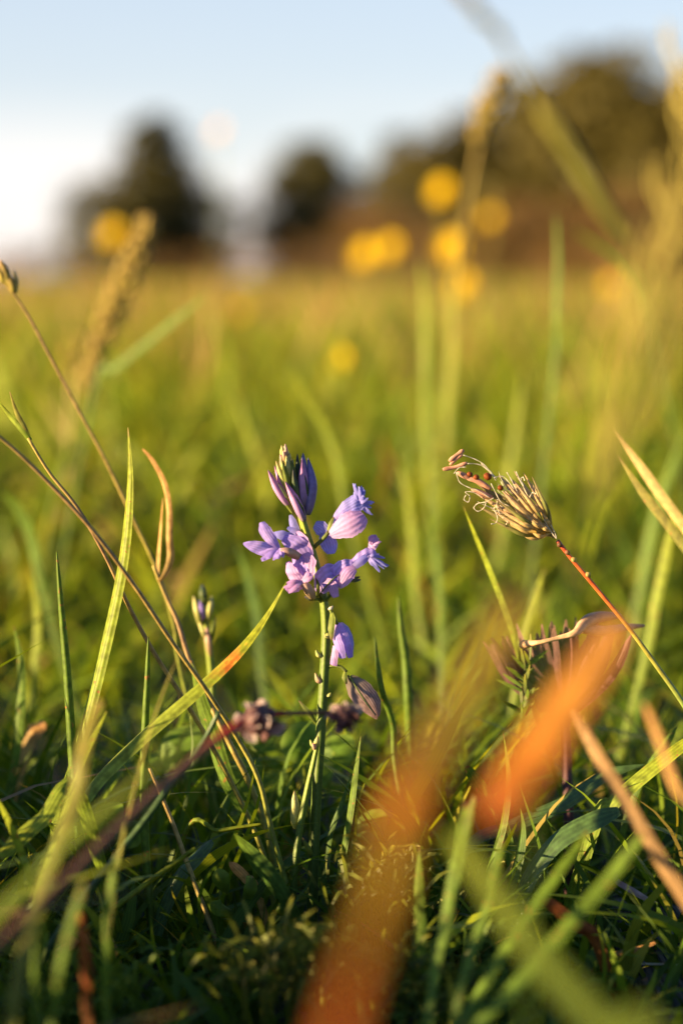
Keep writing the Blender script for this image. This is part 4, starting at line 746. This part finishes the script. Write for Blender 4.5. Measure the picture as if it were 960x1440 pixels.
# moss clumps
def moss(label, cx, cy, d, rx, n, ln, mat='moss'):
    b = MB()
    for i in range(n):
        px_ = cx+random.gauss(0, rx*.5); py_ = cy+random.gauss(0, rx*.3); dd = d+random.uniform(-.008, .008); c = P(px_, py_, dd)
        a = random.uniform(-1.3, 1.3); L_ = ln*K*d*random.uniform(.5, 1.1); v = (RT*math.sin(a)+UP*math.cos(a)*.9-FW*random.uniform(-.6, .8)).normalized()
        b.ribbon([c+v*L_*1.5, c+v*L_*.8+Vector((0, 0, .0006)), c], [.0001, .00055, .0004], n=5, nu=2)
    c = P(cx, cy, d)
    for i in range(14):
        q = P(cx+random.uniform(-rx, rx)*.7, cy, d); b.tube([q, Vector((q.x, q.y, -.002))], .0003, sides=5, n=4)
    o = b.build('moss_cushion', M[mat]); return tag(o, label, 'moss', kind='stuff')
moss('blurred yellow green moss at the bottom centre in front of the stem', 400, 1365, .285, 90, 260, 34)
moss('golden moss tufts behind the base of the orange foreground blade', 540, 1250, .315, 70, 260, 30)
moss('olive moss low in the bottom centre', 560, 1400, .29, 100, 260, 30)
moss('dark moss in the bottom left corner', 120, 1420, .29, 130, 260, 30, 'herb')
moss('dark moss under the blades at the bottom right', 720, 1420, .295, 130, 300, 28, 'herb')

# grey weathered wood in the bottom right corner
wd = MB(); rows = []
wc = P(965, 1400, .322); wc.z = -.0015
for i in range(24):
    y = -.03+.06*i/23; rows.append([Vector((wc.x + r_*math.cos(q)*1.0 + .0006*math.sin(i*.8), wc.y+y, wc.z + r_*.55*math.sin(q))) for q, r_ in [(a, .011+.0006*math.sin(a*9)+.0004*math.sin(a*17+i*.3)) for a in np.linspace(0, 2*math.pi, 40)[:-1]]])
wd.grid([[Vector((wc.x, wc.y-.03, wc.z))]*39]+rows+[[Vector((wc.x, wc.y+.03, wc.z))]*39], closed=True)
tag(wd.build('wood_piece', M['wood']), 'grey weathered piece of cracked wood in the bottom right corner', 'driftwood')

# ------------------------------------------------------------------ buttercups
def buttercup(label, px_, py_, d, tilt=0, mat='butter', r=.011, group='buttercups blurred in the meadow', name='buttercup'):
    c = P(px_, py_, d); o = empty(name, Vector((c.x+random.uniform(-.02, .02), c.y, 0)), label, 'wildflower', group)
    base = Vector(o.location)
    b = MB(); b.tube([c, c.lerp(base, .4)+Vector((random.uniform(-.006, .006), 0, 0)), base-Vector((0, 0, .002))], .0008, sides=6, n=14); b.build('stem', M['stem'], o)
    up = Vector((random.uniform(-.8, -.4), -.75, .45)).normalized(); x = up.orthogonal().normalized(); y = up.cross(x)
    for k in range(5):
        a = 2*math.pi*k/5; v = x*math.cos(a)+y*math.sin(a)
        b = MB(); b.ribbon([c+v*r+up*r*.45, c+v*r*.6+up*r*.12, c], [r*.5, r*1.15, r*1.2, r*.7, r*.2], face=up, fold=-.2, nu=4, n=8); b.build('petal', M[mat], o)
    b = MB(); b.tube([c+up*r*.35, c+up*r*.18, c], [r*.2, r*.32, r*.3, r*.1], sides=9, n=6); b.build('stamens', M['butter_mid'], o)
bc = [('highest bright buttercup, right of centre against the dark trees', 622, 271, 2.0), ('lone buttercup at the left in front of the conifer', 158, 332, 2.1), ('left one of the touching pair of buttercups in the centre', 513, 361, 2.0),
      ('right one of the touching pair of buttercups in the centre', 549, 351, 2.2), ('buttercup below the highest one, right of the pair', 635, 352, 1.8), ('buttercup lowest of the column right of centre, among the grass tops', 652, 404, 1.9),
      ('dim small buttercup right of the highest one', 689, 308, 2.8), ('buttercup furthest right, near the edge of the meadow', 860, 402, 2.8), ('faint buttercup sunk in the grass left of centre', 340, 440, 3.0), ('buttercup deep in the grass above the flower buds', 479, 507, 1.05)]
for lb, a, c, d in bc: buttercup(lb, a, c, d, r={2.8: .010, 3.0: .010, 1.05: .0048}.get(d, .0115))
buttercup('pale pinkish flower head alone against the sky', 308, 186, 2.6, mat='pale', r=.010, group=None, name='pale_flower')

# ------------------------------------------------------------------ trees
def tree(name, label, px_, top, base_w, D, crown, n=2600, shape='round', trunk_h=.25, group='trees and bushes at the edge of the meadow', leaf=.10, seedv=0, cat='tree', low=.02):
    n = int(n*2.2); base_w *= 1.32; rg = np.random.default_rng(100+seedv); rd = random.Random(50+seedv)
    c = P(px_, 390, D); H = CAM_H+(390-top)*K*D*1.0; W_ = base_w*K*D*.5
    o = empty(name, Vector((c.x, c.y, 0)), label, cat, group); base = Vector(o.location)
    b = MB(); b.tube([base+Vector((0, 0, H*.9)), base+Vector((W_*.05, 0, H*.5)), base-Vector((0, 0, .05))], [H*.006, H*.015, H*.03], sides=8, n=14)
    tr = b.build('trunk', M['bark'], o)
    ends = []
    for k in range(9):
        a = rd.uniform(0, 6.28); z0 = H*rd.uniform(.2, .7); q = base+Vector((0, 0, z0)); rr_ = W_*rd.uniform(.5, .9)
        e = q+Vector((math.cos(a)*rr_, math.sin(a)*rr_, H*rd.uniform(.0, .22))); ends.append(e)
        lb_ = MB(); lb_.tube([q, q.lerp(e, .5)+Vector((0, 0, H*.03)), e], [H*.011, H*.007, H*.002], sides=5, n=7); lb_.build('limb', M['bark'], tr)
    # clumps of leaves through the crown volume
    nc = 150; u = rg.uniform(0, 1, nc)
    if shape == 'cone': zc = low+(1-low)*u**1.3; rc = W_*(.10+.9*(1-zc)**.8)*np.sqrt(rg.uniform(.0, 1, nc)); 
    else: zc = low+(1-low)*.93*u; rc = W_*np.sqrt(np.clip(1-((zc-.42)/.58)**2, .10, 1))*np.sqrt(rg.uniform(.02, .95, nc))
    ac = rg.uniform(0, 6.28, nc); rc = rc*(1+.28*np.sin(ac*3+seedv)*np.cos(zc*9+seedv*2)); zc = zc*(1+.10*np.sin(ac*2+seedv*1.7)); cx_ = rc*np.cos(ac); cy_ = rc*np.sin(ac); sz = (.10+.10*rg.uniform(0, 1, nc))*min(H, W_*1.5)*(1-.5*(zc if shape == 'cone' else zc*0))
    idx = rg.integers(0, nc, n); dv = rg.normal(0, .5, (n, 3)); pts = np.stack([cx_[idx]+dv[:, 0]*sz[idx]*1.1, cy_[idx]+dv[:, 1]*sz[idx]*1.1, zc[idx]*H+dv[:, 2]*sz[idx]*.75], -1)
    pts[:, 2] = np.clip(pts[:, 2], .02*H, H*1.03)
    ls = leaf*H/5*rg.uniform(.6, 1.4, (n, 1)); a1 = rg.normal(0, 1, (n, 3)); a1 /= np.linalg.norm(a1, axis=1)[:, None]; a2 = np.cross(a1, rg.normal(0, 1, (n, 3))); a2 /= np.linalg.norm(a2, axis=1)[:, None]
    V = np.stack([pts-a1*ls, pts+a2*ls*.6, pts+a1*ls, pts-a2*ls*.6], 1).reshape(-1, 3)
    me = bpy.data.meshes.new('crown'); me.from_pydata(V.tolist(), [], np.arange(n*4).reshape(-1, 4).tolist())
    uvl = me.uv_layers.new(name='UVMap'); uvl.data.foreach_set('uv', np.repeat(rg.uniform(0, 1, (n, 2)), 4, 0).astype('f').ravel())
    me.materials.append(M[crown]); co = bpy.data.objects.new('crown', me); S.collection.objects.link(co); co.parent = o; co['kind'] = 'stuff'
tr = [('bush', 'low russet scrub at the very left, below the small bush', 5, 362, 120, 46, 'crown_brown', 'round', 1200),
      ('bush', 'low russet scrub at the foot of the conifer', 205, 350, 150, 46, 'crown_brown', 'round', 1400),
      ('bush', 'low olive scrub hiding the foot of the wood on its left', 585, 345, 170, 44, 'crown_green', 'round', 1400),
      ('broadleaf_tree', 'broad tree closing the wood at the right edge of the view', 1000, 100, 200, 64, 'crown_green', 'round', 4600),
      ('conifer_tree', 'dark pointed conifer rising on the left', 216, 172, 150, 62, 'crown_dark', 'cone', 4200),
      ('bush', 'broad dark bush left of the conifer foot', 155, 255, 125, 60, 'crown_dark', 'round', 2400),
      ('bush', 'broad olive bush right of the conifer foot', 245, 232, 135, 64, 'crown_green', 'round', 2800),
      ('bush', 'low dark bush left of the conifer, near the left edge', 95, 335, 60, 66, 'crown_green', 'round', 1200),
      ('bush', 'small russet bush at the far left edge', 30, 345, 80, 70, 'crown_brown', 'round', 1400),
      ('bush', 'low russet hedge bush between the conifer and the middle tree', 320, 338, 180, 75, 'crown_brown', 'round', 1600),
      ('broadleaf_tree', 'dark round topped tree left of centre, alone against the sky', 434, 206, 138, 66, 'crown_dark', 'round', 3600),
      ('bush', 'low green bush right of the round topped tree', 478, 285, 90, 64, 'crown_green', 'round', 2000),
      ('bush', 'russet bush between the middle tree and the wood', 525, 290, 110, 58, 'crown_brown', 'round', 2000),
      ('bush', 'long low russet bush under the round topped tree', 430, 335, 270, 50, 'crown_brown', 'round', 1800),
      ('broadleaf_tree', 'slim pale tree in the gap right of centre', 560, 195, 80, 80, 'crown_green', 'round', 1500),
      ('broadleaf_tree', 'olive tree at the left shoulder of the wood', 618, 190, 130, 62, 'crown_green', 'round', 3600),
      ('broadleaf_tree', 'olive tree behind the small pinkish seed head', 700, 165, 150, 66, 'crown_green', 'round', 3800),
      ('broadleaf_tree', 'tallest tree of the wood with the highest dark crown', 850, 84, 230, 60, 'crown_green', 'round', 6500),
      ('broadleaf_tree', 'dark tree at the right edge of the wood', 955, 125, 170, 58, 'crown_green', 'round', 4600),
      ('broadleaf_tree', 'dark tree between the tallest one and the pinkish seed head', 770, 128, 160, 70, 'crown_green', 'round', 4200),
      ('bush', 'russet bush under the middle of the wood', 600, 300, 150, 52, 'crown_brown', 'round', 2400),
      ('bush', 'russet bush under the right of the wood', 740, 285, 190, 50, 'crown_brown', 'round', 2800),
      ('bush', 'russet bush below the tallest tree', 880, 270, 190, 48, 'crown_brown', 'round', 2800)]
for i, (nm, lb, a, top, bw, D, cr_, sh, n_) in enumerate(tr):
    tree(nm, lb, a, top, bw, D, cr_, n=n_, shape=sh, seedv=i, leaf=.13, cat='bush' if nm == 'bush' else 'tree')
